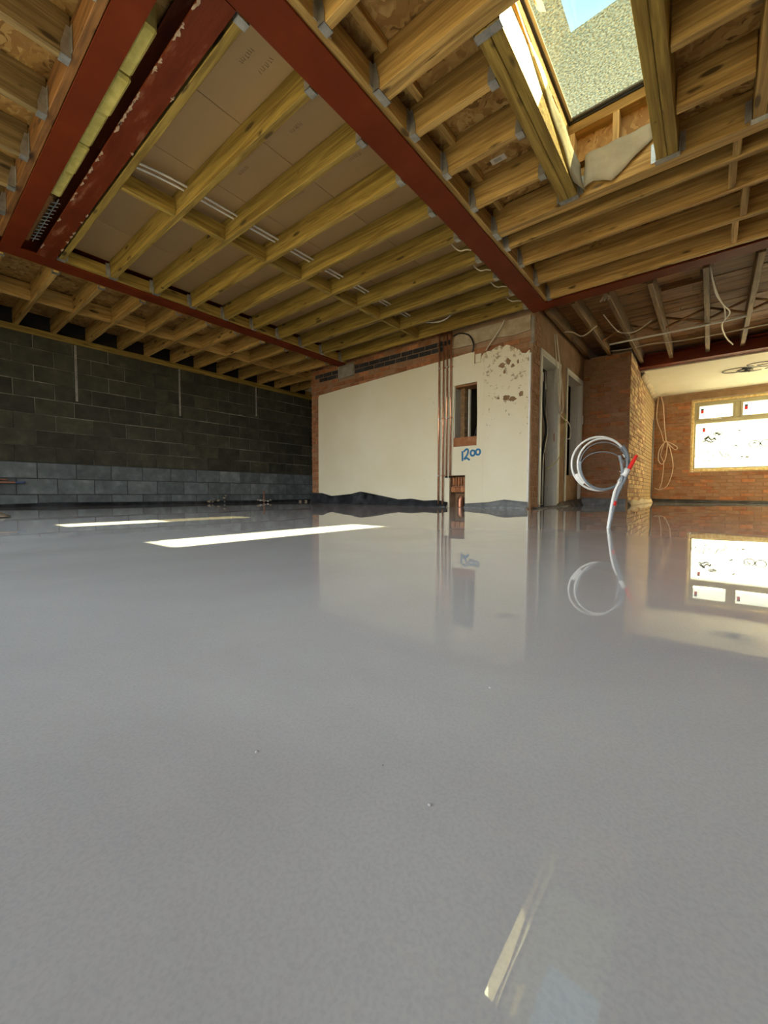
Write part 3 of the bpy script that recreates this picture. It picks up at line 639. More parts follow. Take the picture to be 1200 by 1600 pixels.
# ------------------------------------------------------------------ roof deck with two rooflight holes
H1 = (-0.96, 0.05, 1.84, 3.50); H2 = (0.45, 1.46, 1.84, 3.50)
ce = empty('ceiling', (-2, 5, 2.75)); tag(ce, 'roof deck above the open joists', None, None, 'structure')
def slab(name, x0, x1, ya, yb, za, zb, mat, parent=ce):
    r = wall_rects(x0, x1, ya, yb, [(h[0]-0.12, h[1]+0.12, h[2]-0.12, h[3]+0.12) for h in (H1, H2)])
    r2 = [q for q in r]
    return boxes(name, [((a, c, za), (b_, d, zb)) for a, b_, c, d in r2], mat, parent)
slab('roof_slab', WX-0.25, XR+0.25, YB, KY+0.3, 2.80, 2.95, DARKV)
ce['label'] = 'roof deck of chipboard and insulation boards above the open joists'
# OSB panels, right bay (x -1.6 .. 2.6, y YB .. 5.19) above battens
xs = [-1.95, -0.80, 0.42, 1.62, 2.6]; yy = [YB, 0.1, 1.08]
def osbp(x0, x1, ya, yb, z=ZT+0.002):
    if x1-x0 < 0.02 or yb-ya < 0.02: return
    box('osb_panel', (x0+0.002, ya+0.002, z), (x1-0.002, yb-0.002, z+0.018), OSB, ce)
HL = (-0.87, -0.35, 1.9, 3.43); HL2 = (0.53, 1.0, 1.9, 3.43)
ySplit = [1.08, 1.90, 3.43, 4.30, 5.45]
for i in range(len(ySplit)-1):
    for j in range(len(xs)-1):
        for a, b_, c, d in wall_rects(xs[j], xs[j+1], ySplit[i], ySplit[i+1], [h for h in (HL, HL2) if h[0] >= xs[j]-0.6 and h[1] <= xs[j+1]+1.3 and ySplit[i] >= 1.89 and ySplit[i+1] < 3.44]):
            zz = ZT+0.002 if ySplit[i] < 3.43 else ZT+0.05
            if zz < ZT+0.01: osbp(max(a, xs[j]), min(b_, xs[j+1]), c, d, zz)
            else: osbp(a, b_, c, d, zz)
for x0, x1 in ((-7.5, -6.2), (-6.2, -4.95), (-4.95, -3.7), (-3.7, -2.45), (-2.45, -1.2), (-1.2, 0.05), (0.05, 1.3), (1.3, 2.6)):
    osbp(x0, x1, YB, -0.2); osbp(x0, x1, -0.2, 1.0)
# strips of board over the side bay, running with the wall
k = -7.40
while k < -5.3:
    y = 1.0 + random.uniform(0, 0.3)
    cuts = [1.0, 3.1+random.uniform(-.4, .4), 5.3+random.uniform(-.3, .3), 7.3]
    for c0, c1 in zip(cuts, cuts[1:]):
        box('osb_panel', (k, c0, ZT+0.002), (k+0.285, c1-0.004, ZT+0.018+random.uniform(0, .004)), OSB, ce)
    k += 0.295
# brown paper faced insulation boards above the middle bay
bx = [-5.27, -4.38, -3.755, -3.13, -2.51, -1.82]
for i in range(len(bx)-1):
    yc = [1.10, 2.02, 3.30, 4.57, 5.19] if i % 2 else [1.10, 1.62, 2.87, 4.15, 5.19]
    for j in range(len(yc)-1):
        x1_ = bx[i+1]-0.004; x0_ = bx[i] if i else -5.05
        o = box('insulation_board', (x0_, yc[j], ZT-0.03), (x1_, yc[j+1]-0.004, ZT+0.05), BOARD, ce, 0.002)
# faint printed marks on boards
pm, pf = [], []
for (cx_, cy_) in ((-2.16, 1.36), (-2.12, 1.46), (-2.3, 1.82), (-2.15, 2.24), (-2.75, 2.22), (-2.20, 2.70), (-2.9, 1.8)):
    for k in range(7):
        x = cx_+0.018*k; y = cy_+random.uniform(-.004, .004)
        tube_data([Vector((x, y-0.012, ZT-0.031)), Vector((x+random.uniform(-.004, .008), y+0.012, ZT-0.031))], 0.0016, 4, None, pm, pf)
        if k % 2: tube_data([Vector((x, y+0.01, ZT-0.031)), Vector((x+0.012, y+0.008, ZT-0.031))], 0.0014, 4, None, pm, pf)
PRINT = plain('faded_print', (0.25, 0.16, 0.08), 0.6)
o = link('board_print', poly_mesh(pm, pf, PRINT), None, ce, (0, 0, 0)); o['label'] = 'small faded print on the insulation boards'
# plastered ceiling of the far room
cf = box('ceiling_far', (GX, 8.845, 2.445), (XR, KY+0.012, 2.47), CEILP); tag(cf, 'cream plaster ceiling in front of the window', None, None, 'structure')
# floorboards above the old joists
x = GX-0.7; k = 0; y = 5.2
while y < 8.9:
    off = random.uniform(0, 1.5)
    for a, b_ in ((-2.1, -0.9+off*0.6), (-0.9+off*0.6, XR)):
        box('floorboard', (a, y, 2.735+random.uniform(0, .008)), (b_-0.004, y+0.135, 2.76), OLDX, ce)
    y += 0.14

# ================================================================== STEEL
A = ibeam('steel_beam', 1, YB, 5.028, -1.7025, 2.4685, 0.205, 0.213, STEEL, 'long dark red steel beam crossing the whole ceiling towards the plastered wall end')
Cb = ibeam('steel_beam', 1, YB, WY-0.017, -5.165, 2.4685, 0.19, 0.213, STEEL, 'dark red steel beam parallel to the block wall, ending on the concrete pad')
Bb = ibeam('steel_beam', 0, CX+0.0, XR, 5.115, 2.4685, 0.17, 0.213, STEEL, 'dark red steel beam from the wall end to the right, old joists behind it')
Db = ibeam('steel_beam', 0, GX-0.1, XR, 8.74, 2.4685, 0.20, 0.22, STEEL, 'dark red steel beam at the edge of the cream far ceiling')
Eb = ibeam('steel_beam', 0, -5.07, -1.81, 0.800, 2.4685, 0.13, 0.21, STEEL, 'plain one of the two close-set red beams, hangers along its outer side')
Fb = ibeam('steel_beam', 0, -5.07, -1.81, 1.052, 2.4685, 0.135, 0.18, STEELW, 'flaking red beam with peeling pale paint, beside the yellow insulation')
# ragged flakes of pale paint along the flaking beam
vs, fs = [], []
for i in range(26):
    x = -4.9+i*0.118+random.uniform(-.04, .04); sd, dr = random.choice([(0.985, 1), (0.985, 1), (1.119, -1)])
    L = random.uniform(0.03, 0.13) if sd < 1 else random.uniform(0.02, 0.07); m = 9; i0 = len(vs)
    inner = [(x+L*q/m, sd+dr*random.uniform(0.001, 0.016)*math.sin(math.pi*(q+.5)/(m+1))) for q in range(m+1)]
    outer = [(x+L*q/m, sd-dr*random.uniform(0.0, 0.007)) for q in range(m, -1, -1)]
    pts = inner+outer; n_ = len(pts)
    for a, b_ in pts: vs.append((a, b_, 2.4665))
    for a, b_ in pts: vs.append((a, b_, 2.4684))
    for q in range(m):
        o1, o2 = 2*m+1-q, 2*m-q
        fs += [(i0+q, i0+q+1, i0+o2, i0+o1), (i0+n_+q+1, i0+n_+q, i0+n_+o1, i0+n_+o2)]
    fs += [(i0+q, i0+(q+1) % n_, i0+n_+(q+1) % n_, i0+n_+q) for q in range(n_)]
PFL = mottled('pale_paint', [(0.3, (0.35, 0.23, 0.16)), (0.7, (0.55, 0.42, 0.32))], 20, 0.6, 0.3, 60)
o = link('paint_flake', poly_mesh(vs, fs, PFL), None, Fb, (0, 0, 0)); o['kind'] = 'stuff'; o['label'] = 'ragged pale flakes along the beam edges'
# timber packers carrying the hangers
def pk(name, lo, hi, mat, label):
    o = box(name, lo, hi, mat, None, 0.003); tag(o, label, 'timber plate', 'timber plates bolted in the steels'); return o
pk('timber_plate', (-1.607, 1.1, 2.486), (-1.56, 5.02, 2.62), PINEY, 'long timber plate along the right side of the long red beam, hangers nailed on')
box('timber_packer', (-1.802, 1.125, 2.486), (-1.75, 5.02, 2.62), GREENY, A, 0.003)
pk('timber_plate', (-5.075, 1.125, 2.486), (-5.03, 5.15, 2.60), GREENY, 'timber plate on the inner side of the beam near the block wall')
pk('timber_plate', (-5.315, YB, 2.486), (-5.262, 5.1, 2.64), GREENY, 'timber plate on the block wall side of the beam near that wall')
pk('timber_plate', (-5.0, 0.692, 2.486), (-1.82, 0.735, 2.66), OLDX, 'weathered timber plate along the outer side of the plain close-set beam')
# wall plate on the block wall
pk('wall_plate', (WX-0.11, YB, 2.381), (WX+0.004, 7.3, ZB-0.001), GREENY, 'long timber wall plate lying on top of the dark block wall')
# insulation strip and block between the twin beams
wz = []
for i in range(5):
    x0 = -4.02+i*0.36; o = box('insulation_batt', (x0, 0.868, 2.49+random.uniform(0, .012)), (x0+0.352, 0.94+random.uniform(-.008, .008), 2.66), WOOL, None, 0.014)
    tag(o, 'yellow mineral wool batt between the twin red beams, '+['nearest the block wall', 'second from the block wall end', 'middle one of five', 'second from the long beam', 'nearest the long red beam'][i], 'insulation', 'yellow wool batts between the twin beams')
for i in range(1):
    pk('timber_plate', (-4.9, 0.872, 2.49), (-4.04, 0.90, 2.60), OLDX, 'short grey batten beside the end of the yellow insulation')
msh, mfc = [], []
for i in range(12):
    x = -4.85+i*0.065; tube_data([Vector((x, 0.905, 2.50)), Vector((x+0.03, 0.955, 2.5))], 0.004, 4, None, msh, mfc)
tube_data([Vector((-4.9, 0.925, 2.5)), Vector((-4.05, 0.935, 2.5))], 0.004, 4, None, msh, mfc)
o = link('wire_mesh_strip', poly_mesh(msh, mfc, GREYP), None, None, (0, 0, 0)); tag(o, 'strip of grey wire mesh in the dark gap between the twin beams', 'mesh strip')

# ================================================================== JOISTS
# middle bay
cy = [1.16, 1.598, 2.026, 2.452, 2.880, 3.305, 3.730, 4.150, 4.575, 5.02]
names = ['against the flaking red beam', 'second from the flaking red beam', 'third from the flaking red beam', 'fourth from the flaking red beam', 'fifth from the flaking red beam',
         'sixth from the flaking red beam', 'fourth from the plastered wall', 'third from the plastered wall', 'second from the plastered wall', 'next to the plastered wall']
for i, y in enumerate(cy):
    joist_x('ceiling_joist', -5.03, -1.812, y, GREENX, 'yellow-green timber joist under the insulation boards, '+names[i], 'joists under the brown insulation boards', (1, 1), zt=ZT-0.032 if i else 2.6)
# noggins of the middle bay
for i in range(len(cy)-1):
    y0_, y1_ = cy[i]+JW/2, cy[i+1]-JW/2
    o = box('noggin', (-3.50-JW/2+0.01*i, y0_+0.001, ZB+0.004), (-3.50+JW/2+0.01*i, y1_-0.001, 2.60), GREENY, None, 0.003)
    tag(o, 'short cross timber in the %s gap between the middle joists from the flaking beam' % ORD[i], 'noggin', 'noggins of the middle bay')
# side bay, beam to block wall (first one sits near the camera side)
ky = [-0.70, -0.42, -0.06, 0.34, 0.765, 1.185, 1.59, 2.01, 2.43, 2.82, 3.24, 3.66, 4.10, 4.56, 4.99, 5.42, 5.85, 6.28, 6.70]
vis = 0
for i, y in enumerate(ky):
    if y < 0.5: lab = 'pale timber joist reaching over the block wall, %s beyond the picture edge' % ORD[4-i if i < 5 else 0]; 
    elif y < 5: lab = 'pale timber joist over the dark block wall, %s from the picture edge' % ORD[i-4]
    else: lab = 'pale timber joist beyond the plastered wall corner, %s in' % ORD[i-15]
    x1_ = -5.318 if y < 5.15 else -6.02
    joist_x('side_joist', WX-0.10, x1_, y, PINEX, lab, 'joists over the dark block wall', (0, 1) if y < 5.15 else (0, 0))
for i in range(3, len(ky)-1):
    o = box('noggin', (-6.36, ky[i]+JW/2+0.001, ZB+0.003), (-6.32, ky[i+1]-JW/2-0.001, ZT-0.02), PINEY, None, 0.003)
    tag(o, 'cross timber in the %s gap between the joists over the block wall' % (ORD[i-3] if i-3 < 14 else 'deepest'), 'noggin', 'noggins over the block wall side')
# camera-side bay, joists run towards the viewer
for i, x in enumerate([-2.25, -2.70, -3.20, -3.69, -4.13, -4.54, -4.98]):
    joist_y('near_joist', YB, 0.690, x, WEATHDIMY, 'broad pale joist running towards the viewer, %s from the long red beam' % ORD[i], 'joists hung on the plain twin beam', (0, 1))
for i, x in enumerate([-1.2, -0.75, -0.3, 0.15, 0.6, 1.05, 1.5, 1.95, 2.4]):
    joist_y('near_joist', YB, 1.06, x, PINEY, 'joist above the viewer right of the long red beam, %s from it' % ORD[i], 'joists above the viewer', (0, 0))
joist_x('trimmer_joist', -1.56, XR, 1.11, PINEX, 'timber closing the joists above the viewer', 'double trimmer timbers', (1, 0), dbl=False, cat='joist')
# right bay
XL = -1.56
joist_x('ceiling_joist', XL, XR, 1.435, PINEX, 'pine joist right of the long red beam, first at the top of the picture', 'joists right of the long red beam', (1, 0))
joist_x('trimmer_joist', XL, XR, 1.872, PINEX, 'doubled pine joist on the near side of the rooflights', 'double trimmer timbers', (1, 0), dbl=True)
for i, y in enumerate([2.205, 2.61, 3.045]):
    wh = ['nearest the doubled joist', 'middle of three', 'nearest the far trimmer'][i]
    joist_x('short_joist', XL, -0.985, y, PINEX, 'short pine joist between the long red beam and the rooflight, '+wh, 'short joists beside the rooflight', (1, 1))
    joist_x('short_joist', -0.228, 0.122, y, PINEX, 'short pine joist right of the rooflight in deep shade, '+wh, 'short joists right of the rooflight', (0, 0))
joist_x('trimmer_joist', XL, XR, 3.485, PINEX, 'long doubled joist on the far side of the rooflights', 'double trimmer timbers', (1, 0), dbl=True)
for i, y in enumerate([3.72, 4.075, 4.53, 4.96]):
    joist_x('ceiling_joist', XL, XR, y, PINEX, 'long pine joist between rooflight and right-hand steel, '+['next to the doubled trimmer', 'second from the doubled trimmer', 'second from the steel', 'lying along the steel'][i], 'joists right of the long red beam', (1, 0))
joist_y('trimmer_joist', 1.925, 3.432, -0.922, GREENY, 'doubled timber on the left edge of the rooflight opening', 'double trimmer timbers', (1, 1), dbl=True)
joist_y('trimmer_joist', 1.925, 3.432, -0.297, GREENY, 'doubled timber on the right edge of the rooflight opening', 'double trimmer timbers', (1, 1), dbl=True)
joist_y('trimmer_joist', 1.925, 3.432, 0.19, PINEY, 'doubled timber at the right picture edge with a hanger at its foot', 'double trimmer timbers', (1, 1), dbl=True)
joist_y('trimmer_joist', 1.925, 3.432, 0.475, PINEY, 'doubled timber left of the unseen second rooflight', 'double trimmer timbers', (1, 1), dbl=True)
joist_y('trimmer_joist', 1.925, 3.432, 1.055, PINEY, 'doubled timber right of the unseen second rooflight', 'double trimmer timbers', (1, 1), dbl=True)
# noggins between the long joists at the right picture edge
for x, ya, yb, wh in ((0.045, 3.535, 3.695, 'first behind the trimmer'), (0.03, 3.745, 4.05, 'second behind the trimmer'), (0.115, 4.10, 4.505, 'third behind the trimmer'), (0.07, 4.555, 4.935, 'nearest the steel')):
    o = box('noggin', (x, ya, ZB+0.006), (x+0.045, yb, ZT-0.05), PINEY, None, 0.003); tag(o, 'short cross timber near the right picture edge, '+wh, 'noggin', 'noggins at the right picture edge')
# battens lying over the long joists
for i, x in enumerate([-1.50, -1.02, -0.72, -0.31, 0.17, 0.62, 1.05, 1.5, 1.95, 2.4]):
    o = box('roof_batten', (x, 3.55, ZT+0.001), (x+0.045, 5.19, ZT+0.05), PINEY, None, 0.002)
    tag(o, 'thin batten laid over the long joists, %s from the long red beam' % ORD[i], 'batten', 'battens over the long joists')
o = box('roof_batten', (-1.50, 1.14, ZT-0.05), (-1.455, 3.42, ZT), PINEY, None, 0.002)
# keep it clear of the joists: split around them
bpy.data.objects.remove(o)
segs = [1.14, 1.41, 1.46, 1.82, 1.925, 2.18, 2.23, 2.585, 2.635, 3.02, 3.07, 3.43]
bt = empty('roof_batten', (-1.48, 2.3, ZT)); tag(bt, 'pale batten along the deck edge beside the long red beam', 'batten', 'battens over the long joists')
for a, b_ in zip(segs[::2], segs[1::2]): box('batten_length', (-1.50, a+0.001, ZT-0.045), (-1.455, b_-0.001, ZT+0.0), PINEY, bt, 0.002)
lb = box('paper_label', (-1.36, 2.93, ZT-0.0005), (-1.25, 2.985, ZT+0.0015), LABELM, None); tag(lb, 'white barcode label on the chipboard near the rooflight', 'label')
for k in range(7): box('barcode_bar', (-1.335+k*0.008, 2.94, ZT-0.0012), (-1.332+k*0.008, 2.972, ZT-0.0006), SCRIB, lb)

# old joists between the two right-hand steels
for i, x in enumerate([-1.72, -1.40, -1.03, -0.60, -0.11, 0.32, 0.78, 1.24, 1.7, 2.16]):
    y0_ = 5.42+random.uniform(0, .06); o = box('old_joist', (x-0.028, y0_, 2.545), (x+0.028, 8.635, 2.733), OLDY, None, 0.005)
    tag(o, 'old dark brown floor joist between the right steels, %s from the wall end' % ORD[i], 'joist', 'old dark joists')
for i, (x, y, z) in enumerate(((-1.035, 5.45, 2.55),)):
    v, f = [], []
    for k in range(7):
        a = k*0.9; tube_data([Vector((0, 0, 0)), Vector((0.06*math.cos(a), 0.05*math.sin(a)-0.02, -0.05-0.015*k*0.6))], 0.018, 5, 0.003, v, f)
    o = link('splintered_end', poly_mesh(v, f, RENDERL), None, None, (x, y-0.02, z)); tag(o, 'splintered pale stub at the end of an old joist', 'splinter')
# diagonal herringbone struts of old floor
st_pts = []
for i, (xa, xb) in enumerate(zip([-1.40, -1.03, -0.60, -0.11, 0.32], [-1.03, -0.60, -0.11, 0.32, 0.78])):
    for q, (za, zb) in enumerate(((2.56, 2.71), (2.71, 2.56))):
        v, f = tube_data([Vector((0, 0, 0)), Vector((xb-xa-0.062, 0.03, zb-za))], 0.016, 4)
        o = link('strut', poly_mesh(v, f, PINEX if i == 4 and q else OLDX), None, None, (xa+0.031, 7.05+q*0.05, za)); tag(o, 'thin diagonal strut between old joists, %s in the %s gap' % (['rising', 'falling'][q], ORD[i]), 'strut', 'old diagonal struts')
o = box('batten_offcut', (-0.55, 6.1, 2.69), (-0.14, 6.14, 2.73), OLDX, None, 0.003); tag(o, 'short board piece fixed under the old floorboards', 'batten')

# ================================================================== ROOFLIGHTS
def rooflight(n, x0, x1, ya, yb, label):
    s = empty(n, ((x0+x1)/2, (ya+yb)/2, ZT)); tag(s, label, None, None, 'structure')
    d = 0.09; zb0, zb1, zt0, zt1 = 2.755, 2.815, 3.03, 3.10
    # packing under the plates
    for nm, a, b_ in (('curb', (x0-d, ya-d, ZT+0.002), (x0, yb+d, zb0)), ('curb', (x1, ya-d, ZT+0.002+0.02), (x1+d, yb+d, zb0)), ('curb', (x0, yb, ZT+0.002), (x1, yb+d, zb0)), ('curb', (x0, ya-d, ZT+0.022), (x1, ya, zb0))):
        box(nm, a, b_, PINEY if b_[1]-a[1] > 1 else PINEX, s, 0.002)
    for z0, z1 in ((zb0, zb1), (zt0, zt1)):
        box('plate', (x0-d, ya, z0+0.0005), (x0, yb, z1), PINEY, s, 0.002); box('plate', (x1, ya, z0+0.0005), (x1+d, yb, z1), PINEY, s, 0.002)
        box('plate', (x0-d, yb, z0+0.0005), (x1+d, yb+d, z1), PINEX, s, 0.002); box('plate', (x0-d, ya-d, z0+0.0005), (x1+d, ya, z1), PINEX, s, 0.002)
    ysx = [2.25+0.0, 2.665, 3.055]
    for y in [ya+0.03]+ysx+[yb-0.045]:
        box('stud', (x0-d, y-0.02, zb1), (x0, y+0.022, zt0), PINEZ, s, 0.002); box('stud', (x1, y-0.02, zb1), (x1+d, y+0.022, zt0), PINEZ, s, 0.002)
    for xx in (x0+0.022, x0+0.33, x0+0.68, x1-0.022):
        box('stud', (xx-0.022, yb, zb1), (xx+0.022, yb+d, zt0), PINEZ, s, 0.002); box('stud', (xx-0.022, ya-d, zb1), (xx+0.022, ya, zt0), PINEZ, s, 0.002)
    for a, b_ in (((x0-d-0.018, ya-d, ZT+0.03), (x0-d, yb+d, zt1)), ((x1+d, ya-d, ZT+0.03), (x1+d+0.018, yb+d, zt1)), ((x0-d, yb+d, ZT+0.03), (x1+d, yb+d+0.018, zt1)), ((x0-d, ya-d-0.018, ZT+0.03), (x1+d, ya-d, zt1))):
        box('osb_lining', a, b_, OSB, s)
    g = [((x0-0.06, ya-0.06, zt1), (x0+0.012, yb+0.06, zt1+0.05)), ((x1-0.012, ya-0.06, zt1), (x1+0.06, yb+0.06, zt1+0.05)), ((x0+0.012, yb-0.012, zt1), (x1-0.012, yb+0.06, zt1+0.05)), ((x0+0.012, ya-0.06, zt1), (x1-0.012, ya+0.012, zt1+0.05))]
    for a, b_ in g: box('seal_frame', a, b_, BLACKP, s, 0.004)
    e_ = 0.012
    box('spacer', (x0+e_, ya+e_, zt1+0.02), (x0+e_+0.018, yb-e_, zt1+0.03), WHITEP, s); box('spacer', (x0+e_+0.018, yb-e_-0.018, zt1+0.02), (x1-e_, yb-e_, zt1+0.03), GREYP, s)
    box('pane', (x0+e_, ya+e_, zt1+0.032), (x1-e_, yb-e_, zt1+0.042), GLASS, s)
    return s, zt1
r1, zg = rooflight('window_2', H1[0], H1[1], H1[2], H1[3], 'flat rooflight on a timber upstand, speckled film under the sky')
r2, _ = rooflight('window_3', H2[0], H2[1], H2[2], H2[3], 'second rooflight beyond the right picture edge')
# speckled film on the glass with a rectangular cut corner that shows the sky
zf = zg+0.046
fo = [(H1[0]+0.012, H1[2]+0.012), (-0.79, H1[2]+0.012), (-0.785, 2.86), (H1[1]-0.012, 2.83), (H1[1]-0.012, H1[3]-0.012), (H1[0]+0.012, H1[3]-0.012)]
fm = prism('roof_film', fo, [], 0.0015, ((0, 0, zf), (1, 0, 0), (0, 1, 0), (0, 0, 1)), FILM, r1); fm['label'] = 'speckled grey film with one corner cut away to open sky'
# loose paper flap on the far trimmer, cream sheet whitened for sun glare on the left trimmer
rows = []
for i in range(5):
    v_ = i/4; row = []
    for j in range(15):
        u = j/14; x = -0.815+u*0.43
        zt_ = 2.765; zb_ = 2.49+0.16*max(0, (u-0.45))/0.55 if u > 0.45 else 2.50+0.03*math.sin(u*9)
        z = zt_+(zb_-zt_)*v_; row.append((x, 3.426-0.012*v_-0.006*math.sin(u*16+v_*2)-0.02*v_*(u < 0.15), z))
    rows.append(row)
o = sheet('paper_flap', rows, PAPER, None, 0.003); tag(o, 'creased grey breather paper hanging on the far side of the rooflight', 'paper')
rows = []
for i in range(4):
    row = []
    for j in range(20):
        u = j/19; y = 1.95+u*1.46; v_ = i/3
        drop = 0.02+0.19*min(1, (max(0, u-0.25)/0.6))
        row.append((-0.851+0.05*max(0, u-0.9)*8*v_*v_+0.004*math.sin(u*20), y, 2.70-drop*v_))
    rows.append(row)
o = sheet('plastic_sheet', rows, SHEETM, None, 0.002); tag(o, 'cream plastic sheet draped over the left rooflight timber, its whiteness standing in for sun glare', 'sheet')
# loose curl of film hanging at the top edge
rows = []
for i in range(9):
    a = i/8*4.2; rows.append([(-0.90+0.05*math.cos(a)+0.012*i, 2.28+0.19*j/6+0.004*i, 3.03+0.05*math.sin(a)) for j in range(7)])
o = sheet('film_curl', rows, SHEETM, None, 0.002); tag(o, 'loose curl of cream film hanging under the rooflight glass', 'film')

# ================================================================== SERVICES AND SMALL THINGS
# copper pipes
pz = [(-3.14, 0.03, 2.66), (-3.067, 0.03, 2.66), (-3.007, 0.445, 2.66), (-2.945, 0.445, 2.66)]
plb = ['outer left one reaching the floor', 'second from the left reaching the floor', 'third from the left stopping above the niche', 'right one stopping above the niche']
for i, (x, za, zb) in enumerate(pz):
    o = tube('copper_pipe', [(x, WY-0.035, za), (x, WY-0.035, zb)], 0.0115, COPPER, None, 12, smooth=False); tag(o, 'vertical copper pipe on the cream wall, '+plb[i], 'pipe', 'vertical copper pipes')
    for zc in ((2.02, 1.29, 0.46) if i < 2 else (2.02, 1.29)):
        box('pipe_clip', (x-0.019, WY-0.05, zc-0.008), (x+0.019, WY-0.001, zc+0.008), COPPER if i % 2 else WHITEP, o, 0.003)
    if i > 1: box('end_cap', (x-0.015, WY-0.05, 0.425), (x+0.015, WY-0.02, 0.45), BLACKP, o, 0.004)
# blue spray-painted 1200
tv, tf_ = [], []
yt = WY-0.002
def stroke(pts, r=0.015): tube_data(smooth_path([(a, yt, b_) for a, b_ in pts], 6), r, 6, None, tv, tf_)
stroke([(-2.765, 0.80), (-2.762, 0.66)]); stroke([(-2.745, 0.79), (-2.70, 0.825), (-2.675, 0.80), (-2.69, 0.745), (-2.735, 0.685), (-2.70, 0.70), (-2.66, 0.675), (-2.655, 0.665)])
for cx_ in (-2.605, -2.525): stroke([(cx_+0.033*math.cos(a), 0.765+0.038*math.sin(a)+(cx_+2.6)*0.12) for a in [k*math.pi/5+1.5 for k in range(11)]])
for i in range(len(tv)): tv[i] = (tv[i][0], yt+(tv[i][1]-yt)*0.12, tv[i][2])
o = link('painted_number', poly_mesh(tv, tf_, BLUE), None, ww, (0, 0, 0)); o['label'] = 'blue hand-sprayed number 1200'
put_off = wloc(ww); o.location = -put_off

# membrane upstands
def strip(name, pts_top, base, n_off, mat, label, axis, cat='membrane'):
    rows = []
    m = 60; P = pts_top
    for i in range(m+1):
        u = i/m; s = P[0][0]+(P[-1][0]-P[0][0])*u
        for k in range(len(P)-1):
            if P[k][0] <= s <= P[k+1][0] or k == len(P)-2:
                t = (s-P[k][0])/(P[k+1][0]-P[k][0]); h = P[k][1]*(1-t)+P[k+1][1]*t
                if P[k][0] <= s <= P[k+1][0]: break
        w1 = 0.010*math.sin(i*0.9)+0.008*math.sin(i*0.37); rows.append([])
        for v_ in (0, 0.35, 0.7, 1.0):
            off = n_off*(0.012+0.05*v_*v_+w1*v_*0.8); z = 0.002+h*(1-v_)
            rows[-1].append((s, base+off, z) if axis == 0 else (base+off, s, z))
    o = sheet(name, rows, mat, None, 0.003); return tag(o, label, cat)
strip('floor_membrane', [(-5.98, 0.20), (-5.69, 0.20), (-5.43, 0.147), (-4.94, 0.184), (-4.71, 0.229), (-4.42, 0.185), (-3.88, 0.10), (-3.63, 0.115), (-3.40, 0.085), (-3.17, 0.10), (-2.99, 0.07)], WY-0.01, -1, MEMB, 'wavy black membrane along the foot of the large cream plaster face', 0)
strip('floor_membrane', [(-2.71, 0.055), (-2.36, 0.078), (-2.13, 0.118), (-1.95, 0.10), (-1.82, 0.09)], WY-0.01, -1, MEMBG, 'grey membrane along the foot of the scuffed plaster panel', 0)
strip('floor_membrane', [(YB, 0.035), (0.9, 0.035), (1.5, 0.055), (3.5, 0.045), (5.2, 0.05), (7.2, 0.06)], WX+0.002, 1, MEMB, 'thin black membrane along the foot of the dark block wall', 1)
strip('floor_membrane', [(CX+0.02, 0.13), (-1.5, 0.12), (-1.1, 0.11)], EY-0.005, -1, MEMBG, 'grey membrane along the foot of the brick pier', 0)
strip('floor_membrane', [(5.25, 0.02), (6.3, 0.025), (6.5, 0.07), (7.3, 0.10), (7.76, 0.11)], CX+0.01, 1, MEMB, 'black membrane along the foot of the brown doorway wall', 1)
strip('floor_membrane', [(GX+0.01, 0.085), (0.2, 0.055), (1.2, 0.05), (2.55, 0.05)], KY-0.005, -1, MEMB, 'black membrane along the foot of the window wall', 0)

